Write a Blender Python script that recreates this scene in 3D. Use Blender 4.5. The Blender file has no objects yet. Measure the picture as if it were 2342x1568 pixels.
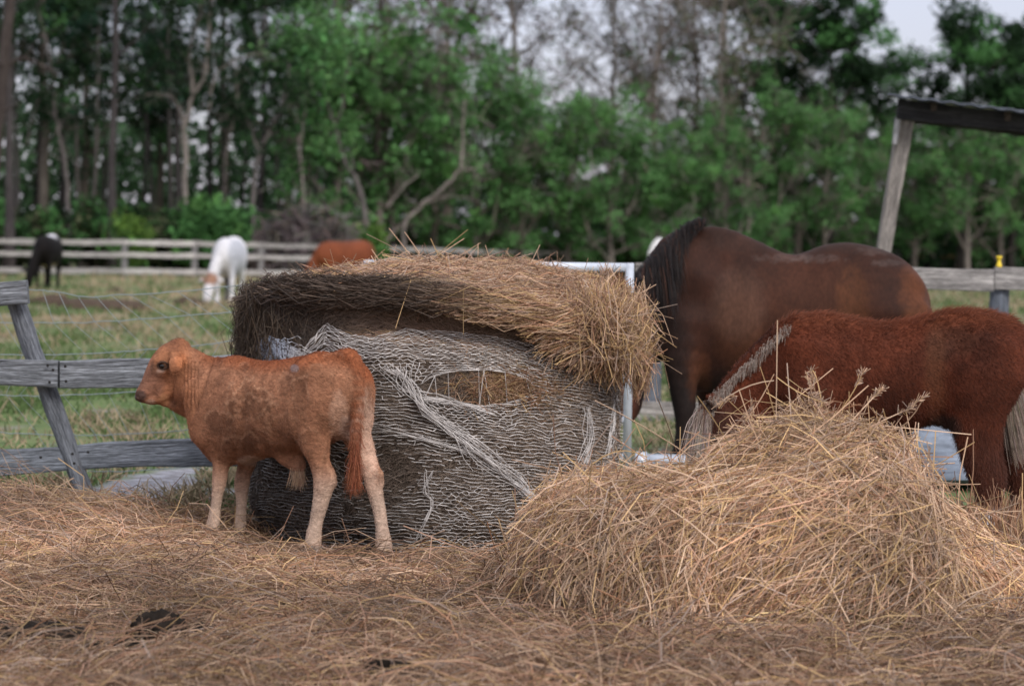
import bpy, math, random
import numpy as np
from mathutils import Matrix, Vector
from mathutils.bvhtree import BVHTree

sc = bpy.context.scene
COL = sc.collection
random.seed(4)

# ------------------------------------------------------------------ camera
CAM = np.array((0.0, 0.0, 1.22))
FPX = 85.0 / 36.0 * 2342.0
PITCH = math.atan(220.8 / FPX)
ROLL = math.radians(0.70)
_f = np.array((0, math.cos(PITCH), -math.sin(PITCH)))
_r0 = np.array((1.0, 0, 0)); _u0 = np.array((0, math.sin(PITCH), math.cos(PITCH)))
_r = math.cos(ROLL) * _r0 + math.sin(ROLL) * _u0
_u = -math.sin(ROLL) * _r0 + math.cos(ROLL) * _u0
camd = bpy.data.cameras.new("Camera")
cam = bpy.data.objects.new("Camera", camd); COL.objects.link(cam)
cam.matrix_world = Matrix(((_r[0], _u[0], -_f[0], CAM[0]), (_r[1], _u[1], -_f[1], CAM[1]), (_r[2], _u[2], -_f[2], CAM[2]), (0, 0, 0, 1)))
camd.lens = 85; camd.sensor_width = 36; camd.clip_start = 0.1; camd.clip_end = 3000
camd.dof.use_dof = True; camd.dof.focus_distance = 9.0; camd.dof.aperture_fstop = 3.3
sc.camera = cam

# ------------------------------------------------------------------ world, sun, exposure
SUN_EL, SUN_ROT = math.radians(36), math.radians(150)
w = bpy.data.worlds.new("World"); sc.world = w; w.use_nodes = True
wn = w.node_tree.nodes; wl = w.node_tree.links
for n in list(wn): wn.remove(n)
sky = wn.new("ShaderNodeTexSky"); sky.sky_type = 'NISHITA'; sky.sun_disc = False
sky.sun_elevation = SUN_EL; sky.sun_rotation = SUN_ROT; sky.air_density = 1.0; sky.dust_density = 2.0
bg1 = wn.new("ShaderNodeBackground"); bg1.inputs[1].default_value = 0.05
wl.new(sky.outputs[0], bg1.inputs[0])
tc = wn.new("ShaderNodeTexCoord"); sep = wn.new("ShaderNodeSeparateXYZ"); wl.new(tc.outputs['Generated'], sep.inputs[0])
ramp = wn.new("ShaderNodeValToRGB"); wl.new(sep.outputs[2], ramp.inputs[0])
ramp.color_ramp.elements[0].position = 0.0; ramp.color_ramp.elements[0].color = (0.38, 0.355, 0.44, 1)
ramp.color_ramp.elements[1].position = 1.0; ramp.color_ramp.elements[1].color = (1.02, 0.98, 1.0, 1)
e = ramp.color_ramp.elements.new(0.14); e.color = (0.45, 0.425, 0.53, 1)
e = ramp.color_ramp.elements.new(0.45); e.color = (0.66, 0.64, 0.69, 1)
cn = wn.new("ShaderNodeTexNoise"); cn.inputs['Scale'].default_value = 3.0; cn.inputs['Detail'].default_value = 4
wl.new(tc.outputs['Generated'], cn.inputs['Vector'])
mr = wn.new("ShaderNodeMapRange"); mr.inputs[3].default_value = 0.86; mr.inputs[4].default_value = 1.14
wl.new(cn.outputs[0], mr.inputs[0])
mm = wn.new("ShaderNodeVectorMath"); mm.operation = 'SCALE'
wl.new(ramp.outputs[0], mm.inputs[0]); wl.new(mr.outputs[0], mm.inputs['Scale'])
bg2 = wn.new("ShaderNodeBackground"); bg2.inputs[1].default_value = 0.85; wl.new(mm.outputs[0], bg2.inputs[0])
add = wn.new("ShaderNodeAddShader"); wl.new(bg1.outputs[0], add.inputs[0]); wl.new(bg2.outputs[0], add.inputs[1])
wo = wn.new("ShaderNodeOutputWorld"); wl.new(add.outputs[0], wo.inputs[0])

sd = bpy.data.lights.new("Sun", 'SUN'); sd.energy = 1.7; sd.angle = math.radians(20); sd.color = (1.0, 0.96, 0.92)
so = bpy.data.objects.new("Sun", sd); COL.objects.link(so)
_sd = Vector((math.sin(SUN_ROT) * math.cos(SUN_EL), math.cos(SUN_ROT) * math.cos(SUN_EL), math.sin(SUN_EL)))
so.rotation_euler = _sd.to_track_quat('Z', 'Y').to_euler(); so.location = (3, -5, 12)

vs = sc.view_settings
sc.display_settings.display_device = 'sRGB'
vs.view_transform = 'Standard'; vs.look = 'None'; vs.exposure = 0.38; vs.gamma = 1.0
sc.render.engine = 'CYCLES'
sc.cycles.max_bounces = 6; sc.cycles.diffuse_bounces = 3; sc.cycles.transparent_max_bounces = 4
try: sc.cycles.use_denoising = True
except Exception: pass

# ------------------------------------------------------------------ helpers
def P(px, py, d):
    v = _f + (px - 1171.0) / FPX * _r + (784.0 - py) / FPX * _u
    return CAM + v * (d / v[1])

def proj(p):
    q = np.asarray(p) - CAM
    zf = q @ _f
    return 1171.0 + FPX * (q @ _r) / zf, 784.0 - FPX * (q @ _u) / zf

def yh(px): return 563.2 + 0.01222 * (px - 1171)

def rng(s): return np.random.default_rng(s)

def _hash(ix, iy, iz, s):
    h = (ix * 374761393 + iy * 668265263 + iz * 2147483647 + s * 1274126177) & 0xFFFFFFFF
    h = ((h ^ (h >> 13)) * 1274126177) & 0xFFFFFFFF
    return ((h ^ (h >> 16)) & 0xFFFF) / 65535.0

def vn(p, seed=0):
    """smooth value noise 0..1 at points (n,3)"""
    p = np.asarray(p, float)
    i = np.floor(p).astype(np.int64); f = p - i; f = f * f * (3 - 2 * f)
    out = 0
    for dx in (0, 1):
        wx = f[..., 0] if dx else 1 - f[..., 0]
        for dy in (0, 1):
            wy = f[..., 1] if dy else 1 - f[..., 1]
            for dz in (0, 1):
                wz = f[..., 2] if dz else 1 - f[..., 2]
                out = out + wx * wy * wz * _hash(i[..., 0] + dx, i[..., 1] + dy, i[..., 2] + dz, seed)
    return out

def fbm(p, seed=0, o=3):
    p = np.asarray(p, float); a = 0.5; s = 0; t = 0
    for k in range(o):
        s = s + a * vn(p * (2 ** k), seed + k * 17); t += a; a *= 0.5
    return s / t

def vn2(x, y, seed=0, o=2):
    return fbm(np.stack([x, y, np.zeros_like(x) + 0.37], -1), seed, o)

def sst(a, b, x):
    t = np.clip((x - a) / (b - a), 0, 1); return t * t * (3 - 2 * t)

def mesh_np(name, V, F, col=None, smooth=True):
    """F: (m,3) or (m,4) array or list of such arrays"""
    me = bpy.data.meshes.new(name)
    V = np.ascontiguousarray(V, np.float32)
    Fs = [np.asarray(f, np.int32) for f in (F if isinstance(F, list) else [F]) if len(f)]
    me.vertices.add(len(V)); me.vertices.foreach_set('co', V.ravel())
    li = np.concatenate([f.ravel() for f in Fs]).astype(np.int32)
    tot = np.concatenate([np.full(len(f), f.shape[1], np.int32) for f in Fs])
    st = np.concatenate([[0], np.cumsum(tot)[:-1]]).astype(np.int32)
    me.loops.add(len(li)); me.loops.foreach_set('vertex_index', li)
    me.polygons.add(len(tot)); me.polygons.foreach_set('loop_start', st)
    me.polygons.foreach_set('use_smooth', np.full(len(tot), smooth, bool))
    me.update(calc_edges=True); me.validate()
    if col is not None:
        a = me.attributes.new('Col', 'FLOAT_COLOR', 'POINT')
        c = np.ones((len(V), 4), np.float32); c[:, :3] = col
        a.data.foreach_set('color', c.ravel())
    return me

def obj(name, me, mat=None, parent=None):
    o = bpy.data.objects.new(name, me); COL.objects.link(o)
    if mat is not None:
        me.materials.clear(); me.materials.append(mat)
    if parent is not None: o.parent = parent
    return o

def tag(o, label=None, cat=None, group=None, kind=None):
    if label: o['label'] = label
    if cat: o['category'] = cat
    if group: o['group'] = group
    if kind: o['kind'] = kind
    return o

def thing(name, label, cat, loc, group=None):
    o = bpy.data.objects.new(name, None); COL.objects.link(o)
    o.empty_display_size = 0.2; o.location = [float(c) for c in loc]
    return tag(o, label, cat, group)

def jitter_col(base, n, r, amt=0.15):
    c = np.asarray(base, float)[None] * (1 + r.uniform(-amt, amt, (n, 1)))
    return np.clip(c * (1 + r.uniform(-amt * .3, amt * .3, (n, 3))), 0, 1)

def frames(T):
    """perpendicular frames for directions T (...,3)"""
    T = T / np.maximum(np.linalg.norm(T, axis=-1, keepdims=True), 1e-9)
    ref = np.where(np.abs(T[..., 2:3]) > 0.9, np.array((1., 0, 0)), np.array((0, 0, 1.)))
    A = np.cross(T, ref); A /= np.maximum(np.linalg.norm(A, axis=-1, keepdims=True), 1e-9)
    return T, A, np.cross(T, A)

def strands(pts, rad, col, sides=3):
    """pts (N,K,3), rad (N,K) or scalar, col (N,3) -> V,F,C of N thin prisms"""
    N, K, _ = pts.shape
    rad = np.broadcast_to(np.asarray(rad, float), (N, K)) if np.ndim(rad) != 1 else np.broadcast_to(np.asarray(rad)[:, None], (N, K))
    T = np.gradient(pts, axis=1); _, A, B = frames(T)
    ph = (np.arange(N) * 2.399)[:, None, None]
    V = np.zeros((N, K, sides, 3))
    for s in range(sides):
        a = ph + 2 * math.pi * s / sides
        V[:, :, s] = pts + rad[..., None] * (np.cos(a) * A + np.sin(a) * B)
    base = (np.arange(N) * K * sides)[:, None, None]
    k = np.arange(K - 1)[None, :, None]; s = np.arange(sides)[None, None, :]; s2 = (s + 1) % sides
    F = np.stack([base + k * sides + s, base + k * sides + s2, base + (k + 1) * sides + s2, base + (k + 1) * sides + s], -1).reshape(-1, 4)
    C = np.repeat(np.asarray(col), K * sides, axis=0)
    return V.reshape(-1, 3), F, C

def merge(parts):
    V = []; F4 = []; F3 = []; C = []; n = 0
    for v, f, c in parts:
        f = np.asarray(f)
        if len(v) == 0: continue
        (F4 if f.shape[1] == 4 else F3).append(f + n)
        V.append(v); C.append(np.broadcast_to(c, (len(v), 3))); n += len(v)
    Fs = []
    if F4: Fs.append(np.concatenate(F4))
    if F3: Fs.append(np.concatenate(F3))
    return np.concatenate(V), Fs, np.concatenate(C)

def tube(pts, rad, sides=8, col=(1, 1, 1), cap=True):
    """one tapered tube through pts"""
    pts = np.asarray(pts, float); K = len(pts)
    rad = np.broadcast_to(np.asarray(rad, float), (K,))
    T = np.gradient(pts, axis=0); T, A, B = frames(T)
    for k in range(1, K):
        a = A[k - 1] - T[k] * (A[k - 1] @ T[k]); a /= max(np.linalg.norm(a), 1e-9)
        A[k] = a; B[k] = np.cross(T[k], a)
    an = 2 * math.pi * np.arange(sides) / sides
    V = (pts[:, None] + rad[:, None, None] * (np.cos(an)[None, :, None] * A[:, None] + np.sin(an)[None, :, None] * B[:, None])).reshape(-1, 3)
    k = np.arange(K - 1)[:, None]; s = np.arange(sides)[None]; s2 = (s + 1) % sides
    F = np.stack([k * sides + s, k * sides + s2, (k + 1) * sides + s2, (k + 1) * sides + s], -1).reshape(-1, 4)
    if cap:
        V = np.concatenate([V, pts[:1], pts[-1:]]); c0 = K * sides; s = np.arange(sides)
        F = np.concatenate([F, np.stack([s, np.full(sides, c0), (s + 1) % sides, (s + 1) % sides], -1)[:0]])
        T3 = np.concatenate([np.stack([(s + 1) % sides, s, np.full(sides, c0)], -1), np.stack([(K - 1) * sides + s, (K - 1) * sides + (s + 1) % sides, np.full(sides, c0 + 1)], -1)])
        return V, [F, T3], np.broadcast_to(np.asarray(col, float), (len(V), 3))
    return V, [F], np.broadcast_to(np.asarray(col, float), (len(V), 3))

def mergel(parts):
    """merge parts whose faces are lists"""
    out = []
    V = []; F4 = []; F3 = []; C = []; n = 0
    for v, fl, c in parts:
        for f in (fl if isinstance(fl, list) else [fl]):
            f = np.asarray(f)
            if len(f): (F4 if f.shape[1] == 4 else F3).append(f + n)
        V.append(v); C.append(np.broadcast_to(c, (len(v), 3))); n += len(v)
    Fs = []
    if F4: Fs.append(np.concatenate(F4))
    if F3: Fs.append(np.concatenate(F3))
    return np.concatenate(V), Fs, np.concatenate(C)

def catmull(pts, n):
    pts = np.asarray(pts, float); K = len(pts)
    q = np.concatenate([2 * pts[:1] - pts[1:2], pts, 2 * pts[-1:] - pts[-2:-1]])
    t = np.linspace(0, K - 1, n); i = np.minimum(t.astype(int), K - 2); f = (t - i)[:, None]
    a, b, c, d = q[i], q[i + 1], q[i + 2], q[i + 3]
    return 0.5 * (2 * b + (c - a) * f + (2 * a - 5 * b + 4 * c - d) * f ** 2 + (3 * b - a - 3 * c + d) * f ** 3)

# ------------------------------------------------------------------ materials
def mat_col(name, rough=0.85, spec=0.2, noise=None, bump=None, attr=True, base=(1, 1, 1), stretch=(1, 1, 1), sheen=0.0, trans=0.0, metal=0.0):
    """colour attribute (or base) times noise; bump=(scale,strength,dist)"""
    m = bpy.data.materials.new(name); m.use_nodes = True
    nt = m.node_tree; N = nt.nodes; L = nt.links
    b = N['Principled BSDF']; b.inputs['Roughness'].default_value = rough
    b.inputs['Specular IOR Level'].default_value = spec; b.inputs['Metallic'].default_value = metal
    if sheen: b.inputs['Sheen Weight'].default_value = sheen
    if attr:
        a = N.new('ShaderNodeAttribute'); a.attribute_name = 'Col'; src = a.outputs['Color']
    else:
        rgb = N.new('ShaderNodeRGB'); rgb.outputs[0].default_value = (*base, 1); src = rgb.outputs[0]
    tcn = N.new('ShaderNodeTexCoord'); mp = N.new('ShaderNodeMapping'); mp.inputs['Scale'].default_value = stretch
    L.new(tcn.outputs['Object'], mp.inputs['Vector'])
    if noise:
        for sca, lo, hi in noise:
            t = N.new('ShaderNodeTexNoise'); t.inputs['Scale'].default_value = sca; t.inputs['Detail'].default_value = 5
            L.new(mp.outputs[0], t.inputs['Vector'])
            r = N.new('ShaderNodeMapRange'); r.inputs[1].default_value = 0.3; r.inputs[2].default_value = 0.7
            r.inputs[3].default_value = lo; r.inputs[4].default_value = hi; L.new(t.outputs[0], r.inputs[0])
            v = N.new('ShaderNodeVectorMath'); v.operation = 'SCALE'; L.new(src, v.inputs[0]); L.new(r.outputs[0], v.inputs['Scale']); src = v.outputs[0]
    L.new(src, b.inputs['Base Color'])
    if bump:
        t = N.new('ShaderNodeTexNoise'); t.inputs['Scale'].default_value = bump[0]; t.inputs['Detail'].default_value = 6
        L.new(mp.outputs[0], t.inputs['Vector'])
        bu = N.new('ShaderNodeBump'); bu.inputs['Strength'].default_value = bump[1]; bu.inputs['Distance'].default_value = bump[2]
        L.new(t.outputs[0], bu.inputs['Height']); L.new(bu.outputs[0], b.inputs['Normal'])
    if trans:
        tr = N.new('ShaderNodeBsdfTranslucent'); L.new(src, tr.inputs[0])
        mx = N.new('ShaderNodeMixShader'); mx.inputs[0].default_value = trans
        L.new(b.outputs[0], mx.inputs[1]); L.new(tr.outputs[0], mx.inputs[2])
        L.new(mx.outputs[0], N['Material Output'].inputs[0])
    return m

M_STRAW = mat_col('straw', 0.6, 0.3, trans=0.12)
M_HAYBASE = mat_col('hay_bed', 0.95, 0.1, noise=[(9, .6, 1.2), (60, .55, 1.3)], bump=(70, 0.9, 0.02))
M_BALE = mat_col('matted_hay', 0.95, 0.1, noise=[(5, .6, 1.3), (45, .5, 1.4)], bump=(55, 1.0, 0.03), stretch=(1, 1, 2.2))
M_NET = mat_col('net_twine', 0.6, 0.3)
M_FUR = mat_col('animal_coat', 0.75, 0.15, noise=[(14, .82, 1.14), (90, .78, 1.2)], bump=(90, 0.6, 0.005))
M_CALF = mat_col('calf_coat', 0.8, 0.12, noise=[(9, .84, 1.14), (40, .78, 1.2), (130, .75, 1.25)], bump=(60, 0.8, 0.007), stretch=(.7, .7, 1.3))
M_SLEEK = mat_col('sleek_coat', 0.66, 0.13, noise=[(8, .75, 1.2), (60, .8, 1.2)], bump=(70, 0.35, 0.004), stretch=(1, 1, .5))
M_HAIR = mat_col('animal_hair', 0.6, 0.25)
M_LEAF = mat_col('leaves', 0.7, 0.15, trans=0.25)
M_BARK = mat_col('bark', 0.9, 0.1, noise=[(3, .6, 1.3), (20, .7, 1.25)], bump=(14, 0.8, 0.04), stretch=(1, 1, .25))
M_GRASS = mat_col('grass_blades', 0.8, 0.15, trans=0.2)
M_WOOD = mat_col('weathered_wood', 0.85, 0.15, noise=[(1.2, .72, 1.22), (4, .6, 1.3), (14, .6, 1.3), (34, .62, 1.18)], bump=(9, 1.0, 0.02), stretch=(1.0, 14, 14))
M_DUNG = mat_col('dung', 0.9, 0.1, noise=[(20, .6, 1.4)], bump=(40, 0.8, 0.01))
M_EYE = mat_col('eye', 0.08, 0.6, attr=False, base=(0.008, 0.006, 0.006))
M_HOOF = mat_col('hoof', 0.6, 0.3, attr=False, base=(0.10, 0.075, 0.06), noise=[(40, .6, 1.3)], bump=(60, .4, .004))
M_GALV = mat_col('galvanised_steel', 0.42, 0.5, attr=False, base=(0.55, 0.60, 0.68), noise=[(6, .85, 1.1), (40, .9, 1.08)], metal=0.25)
M_YEL = mat_col('yellow_plastic', 0.5, 0.4, attr=False, base=(0.75, 0.55, 0.03), noise=[(30, .9, 1.1)])
M_WIRE = mat_col('fence_wire', 0.5, 0.4, attr=False, base=(0.22, 0.27, 0.29))
# ------------------------------------------------------------------ implicit sculpting (animals)
class Sculpt:
    def __init__(s, lo, hi, h):
        s.h = h; s.lo = np.asarray(lo, float)
        s.n = np.ceil((np.asarray(hi) - s.lo) / h).astype(int) + 1
        s.f = np.full(s.n, 0.5, np.float32)
        s.ax = [s.lo[i] + h * np.arange(s.n[i]) for i in range(3)]

    def _box(s, lo, hi):
        a = np.clip(np.floor((lo - s.lo) / s.h).astype(int), 0, s.n); b = np.clip(np.ceil((hi - s.lo) / s.h).astype(int) + 1, 0, s.n)
        return tuple(slice(a[i], b[i]) for i in range(3))

    def seg(s, A, B, ra, rb, k=0.02, up=(0, 0, 1), cut=False):
        A = np.asarray(A, float); B = np.asarray(B, float)
        ra = np.broadcast_to(np.asarray(ra, float), (2,)); rb = np.broadcast_to(np.asarray(rb, float), (2,))
        m = max(ra.max(), rb.max()) + k + 3 * s.h
        sl = s._box(np.minimum(A, B) - m, np.maximum(A, B) + m)
        if any(x.stop <= x.start for x in sl): return
        X = s.ax[0][sl[0]][:, None, None]; Y = s.ax[1][sl[1]][None, :, None]; Z = s.ax[2][sl[2]][None, None, :]
        ab = B - A; L = max(np.linalg.norm(ab), 1e-6); a = ab / L
        upv = np.asarray(up, float); u = upv - a * (upv @ a)
        if np.linalg.norm(u) < 1e-3: u = np.array((1., 0, 0)) - a * a[0]
        u /= np.linalg.norm(u); sd = np.cross(a, u)
        ex, ey, ez = X - A[0], Y - A[1], Z - A[2]
        al = ex * a[0] + ey * a[1] + ez * a[2]
        t = np.clip(al / L, 0, 1)
        pu = ex * u[0] + ey * u[1] + ez * u[2]; ps = ex * sd[0] + ey * sd[1] + ez * sd[2]; pa = al - t * L
        ru = ra[0] + (rb[0] - ra[0]) * t; rs = ra[1] + (rb[1] - ra[1]) * t; rl = np.minimum(ru, rs)
        k0 = np.sqrt((pu / ru) ** 2 + (ps / rs) ** 2 + (pa / rl) ** 2)
        k1 = np.sqrt((pu / ru ** 2) ** 2 + (ps / rs ** 2) ** 2 + (pa / rl ** 2) ** 2)
        d = np.where(k0 < 1e-4, -rl, k0 * (k0 - 1) / np.maximum(k1, 1e-6))
        f = s.f[sl]
        if cut:
            d = -d; h = np.maximum(k - np.abs(f - d), 0) / k
            s.f[sl] = np.maximum(f, d) + h * h * k * 0.25
        else:
            h = np.maximum(k - np.abs(f - d), 0) / k
            s.f[sl] = np.minimum(f, d) - h * h * k * 0.25

    def tube(s, pts, rad, k=0.02, n=None, up=(0, 0, 1), kin=0.008):
        pts = np.asarray(pts, float); rad = np.asarray([np.broadcast_to(np.asarray(r, float), (2,)) for r in rad])
        if n:
            pr = catmull(np.concatenate([pts, rad], 1), n); pts = pr[:, :3]; rad = np.maximum(pr[:, 3:], 0.003)
        # evaluate the tube on its own field first, then blend it in
        g = s.f; lo = pts.min(0) - rad.max() - k - 4 * s.h; hi = pts.max(0) + rad.max() + k + 4 * s.h
        sl = s._box(lo, hi); s.f = np.full(s.n, 0.5, np.float32)
        for i in range(len(pts) - 1): s.seg(pts[i], pts[i + 1], rad[i], rad[i + 1], kin, up)
        d = s.f[sl]; s.f = g; f = g[sl]
        h = np.maximum(k - np.abs(f - d), 0) / k
        g[sl] = np.minimum(f, d) - h * h * k * 0.25

    def mesh(s):
        f = s.f; n = np.array(f.shape)
        ins = f < 0
        acc = np.zeros(tuple(n - 1) + (3,), np.float32); cnt = np.zeros(tuple(n - 1), np.float32)
        def edge(axis):
            a = [slice(None)] * 3; b = [slice(None)] * 3; a[axis] = slice(0, -1); b[axis] = slice(1, None)
            f0 = f[tuple(a)]; f1 = f[tuple(b)]; x = (f0 < 0) != (f1 < 0)
            t = np.where(x, f0 / np.where(x, f0 - f1, 1), 0)
            return x, t
        o = [0, 1, 2]
        for axis in range(3):
            x, t = edge(axis); o1, o2 = [i for i in range(3) if i != axis]
            for d1 in (0, 1):
                for d2 in (0, 1):
                    sl = [slice(None)] * 3
                    sl[o1] = slice(d1, n[o1] - 1 + d1); sl[o2] = slice(d2, n[o2] - 1 + d2)
                    xx = x[tuple(sl)]; tt = t[tuple(sl)]
                    acc[..., axis] += xx * tt; acc[..., o1] += xx * d1; acc[..., o2] += xx * d2; cnt += xx
        m = cnt > 0
        idx = np.full(m.shape, -1, np.int64); idx[m] = np.arange(m.sum())
        g = np.stack(np.nonzero(m), -1)
        V = s.lo + s.h * (g + acc[m] / cnt[m][:, None])
        F = []
        for axis in range(3):
            x, _ = edge(axis); o1, o2 = [i for i in range(3) if i != axis]
            sl = [slice(None)] * 3; sl[o1] = slice(1, -1); sl[o2] = slice(1, -1)
            e = np.stack(np.nonzero(x[tuple(sl)]), -1); e[:, o1] += 1; e[:, o2] += 1
            neg = f[e[:, 0], e[:, 1], e[:, 2]] < 0
            def at(a, b):
                q = e.copy(); q[:, o1] -= a; q[:, o2] -= b
                return idx[q[:, 0], q[:, 1], q[:, 2]]
            q = np.stack([at(1, 1), at(0, 1), at(0, 0), at(1, 0)], -1)
            flip = neg if axis != 1 else ~neg
            q[~flip] = q[~flip][:, ::-1]
            F.append(q)
        F = np.concatenate(F); F = F[(F >= 0).all(1)]
        # a little smoothing
        for _ in range(2):
            sm = np.zeros_like(V); c = np.zeros(len(V))
            for a in range(4):
                b = (a + 1) % 4
                np.add.at(sm, F[:, a], V[F[:, b]]); np.add.at(c, F[:, a], 1)
                np.add.at(sm, F[:, b], V[F[:, a]]); np.add.at(c, F[:, b], 1)
            V = V * 0.5 + 0.5 * sm / np.maximum(c, 1)[:, None]
        return V, F

def vnormals(V, F):
    n = np.cross(V[F[:, 2]] - V[F[:, 0]], V[F[:, 3 if F.shape[1] == 4 else 1]] - V[F[:, 1 if F.shape[1] == 4 else 0]])
    N = np.zeros_like(V)
    for a in range(F.shape[1]): np.add.at(N, F[:, a], n)
    return N / np.maximum(np.linalg.norm(N, axis=1, keepdims=True), 1e-12)

def surf_sample(V, F, n, r, weight=None):
    T = np.concatenate([F[:, [0, 1, 2]], F[:, [0, 2, 3]]])
    ar = np.linalg.norm(np.cross(V[T[:, 1]] - V[T[:, 0]], V[T[:, 2]] - V[T[:, 0]]), axis=1)
    if weight is not None: ar = ar * weight[T[:, 0]]
    c = np.cumsum(ar); i = np.searchsorted(c, r.random(n) * c[-1])
    u = np.sqrt(r.random(n)); v = r.random(n)
    return T[i], np.stack([1 - u, u * (1 - v), u * v], 1)

def hair_curves(name, pts, rad, col, mat, parent, tip=0.3):
    """pts (N,K,3) world minus parent"""
    N, K, _ = pts.shape
    hc = bpy.data.hair_curves.new(name); hc.add_curves([K] * N)
    hc.attributes['position'].data.foreach_set('vector', np.ascontiguousarray(pts, np.float32).ravel()) if 'position' in hc.attributes else None
    ra = hc.attributes.get('radius') or hc.attributes.new('radius', 'FLOAT', 'POINT')
    rr = np.broadcast_to(np.asarray(rad, float).reshape(-1, 1), (N, K)) * np.linspace(1, tip, K)[None]
    ra.data.foreach_set('value', np.ascontiguousarray(rr, np.float32).ravel())
    ca = hc.attributes.new('Col', 'FLOAT_COLOR', 'POINT')
    c = np.ones((N, K, 4), np.float32); c[..., :3] = np.asarray(col)[:, None]
    ca.data.foreach_set('color', c.ravel())
    hc.materials.append(mat)
    o = bpy.data.objects.new(name, hc); COL.objects.link(o); o.parent = parent
    return o

def fur(name, V, F, C, n, length, flow, parent, seed=1, rad=0.0006, lift=0.45, weight=None, mat=None, lvar=None):
    """short coat hairs lying along flow (vector field function of positions) on a body"""
    r = rng(seed); N = vnormals(V, F)
    T, b = surf_sample(V, F, n, r, weight)
    p = (V[T] * b[..., None]).sum(1); nn = (N[T] * b[..., None]).sum(1); cc = (C[T] * b[..., None]).sum(1)
    d = flow(p); d = d - nn * (d * nn).sum(1, keepdims=True); d /= np.maximum(np.linalg.norm(d, axis=1, keepdims=True), 1e-6)
    d = d + r.normal(0, .25, d.shape)
    L = length * r.uniform(.5, 1.2, n)
    if lvar is not None: L = L * (lvar[T] * b).sum(1)
    k = np.array((0, .5, 1.))
    pts = p[:, None] + L[:, None, None] * (k[None, :, None] * (d * (1 - lift))[:, None] + (np.sqrt(k) * lift)[None, :, None] * nn[:, None])
    cc = np.clip(cc * r.uniform(.6, 1.38, (n, 1)), 0, 1)
    return hair_curves(name, pts, np.full(n, rad), cc, mat or M_HAIR, parent)

def sphere_mesh(name, c, r, seg=20, rings=12, scale=(1, 1, 1), col=(1, 1, 1)):
    th = np.linspace(0, math.pi, rings + 1)[1:-1]; ph = np.arange(seg) * 2 * math.pi / seg
    V = np.stack([np.outer(np.sin(th), np.cos(ph)), np.outer(np.sin(th), np.sin(ph)), np.outer(np.cos(th), np.ones(seg))], -1).reshape(-1, 3)
    V = np.concatenate([V, [[0, 0, 1], [0, 0, -1]]]); nr = rings - 1
    F4 = [(i * seg + j, (i + 1) * seg + j, (i + 1) * seg + (j + 1) % seg, i * seg + (j + 1) % seg) for i in range(nr - 1) for j in range(seg)]
    F3 = [(nr * seg, j, (j + 1) % seg) for j in range(seg)] + [(nr * seg + 1, (nr - 1) * seg + (j + 1) % seg, (nr - 1) * seg + j) for j in range(seg)]
    V = np.asarray(c) + r * V * np.asarray(scale)
    return V, [np.array(F4), np.array(F3)], np.broadcast_to(np.asarray(col, float), (len(V), 3))

def ray_px(bvh, px, py):
    d = P(px, py, 10.0) - CAM; d /= np.linalg.norm(d)
    loc, nor, i, dist = bvh.ray_cast(Vector(CAM), Vector(d))
    return (None if loc is None else np.array(loc)), (None if nor is None else np.array(nor)), d

# ------------------------------------------------------------------ terrain
def terrain(x, y):
    return -0.27 * sst(-14, 4, x) * sst(45, 100, y) + 0.05 * (vn2(x * .5, y * .5, 5) - .5) * sst(10, 16, y) + 0.03 * (vn2(x * 2.1, y * 2.1, 6) - .5) * sst(10.5, 13, y) - .01 - .13 * sst(11.2, 10.6, y)

def foot(x, y):
    return np.exp(-((x + .3) / .85) ** 4 - ((y - 9.72) / .52) ** 4)

def hay_h(x, y):
    """height of the hay litter's bed"""
    mound = 0.075 * sst(-1.3, -2.0, x) * sst(8.6, 9.9, y) - .085 * foot(x, y)
    h = 0.015 + mound + 0.05 * (vn2(x * 1.6, y * 1.6, 21) - .45) + .07 * (vn2(x * 2.3, y * 2.3, 27) - .5) * sst(9.3, 8.5, y) + 0.035 * (vn2(x * 5, y * 5, 22) - .5) + .012 * (vn2(x * 17, y * 17, 23) - .5)
    h = np.maximum(h, -.07 + .012 * (vn2(x * 9, y * 9, 25) - .3))
    ed = 10.75 + 0.5 * (vn2(x * 1.7, x * 0 + 3, 24) - .5) + 0.35 * sst(-.7, -.3, x) - 0.1 * sst(1, 2, x)
    return h - (h + 0.17) * sst(ed - .25, ed + .1, y)

def sand_mask(x, y):
    """pale wet sand trodden bare beside the bale"""
    q = ((x + 1.55) / .8) ** 2 + ((y - 12.0) / 1.3) ** 2; k = vn2(x * 7, y * 3.5, 15, 5)
    return np.maximum(sst(1.1, .8, q) * sst(.50, .58, k), sst(.68, .74, vn2(x * 1.1, y * .5, 16)) * (y > 11) * (y < 22))

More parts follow.
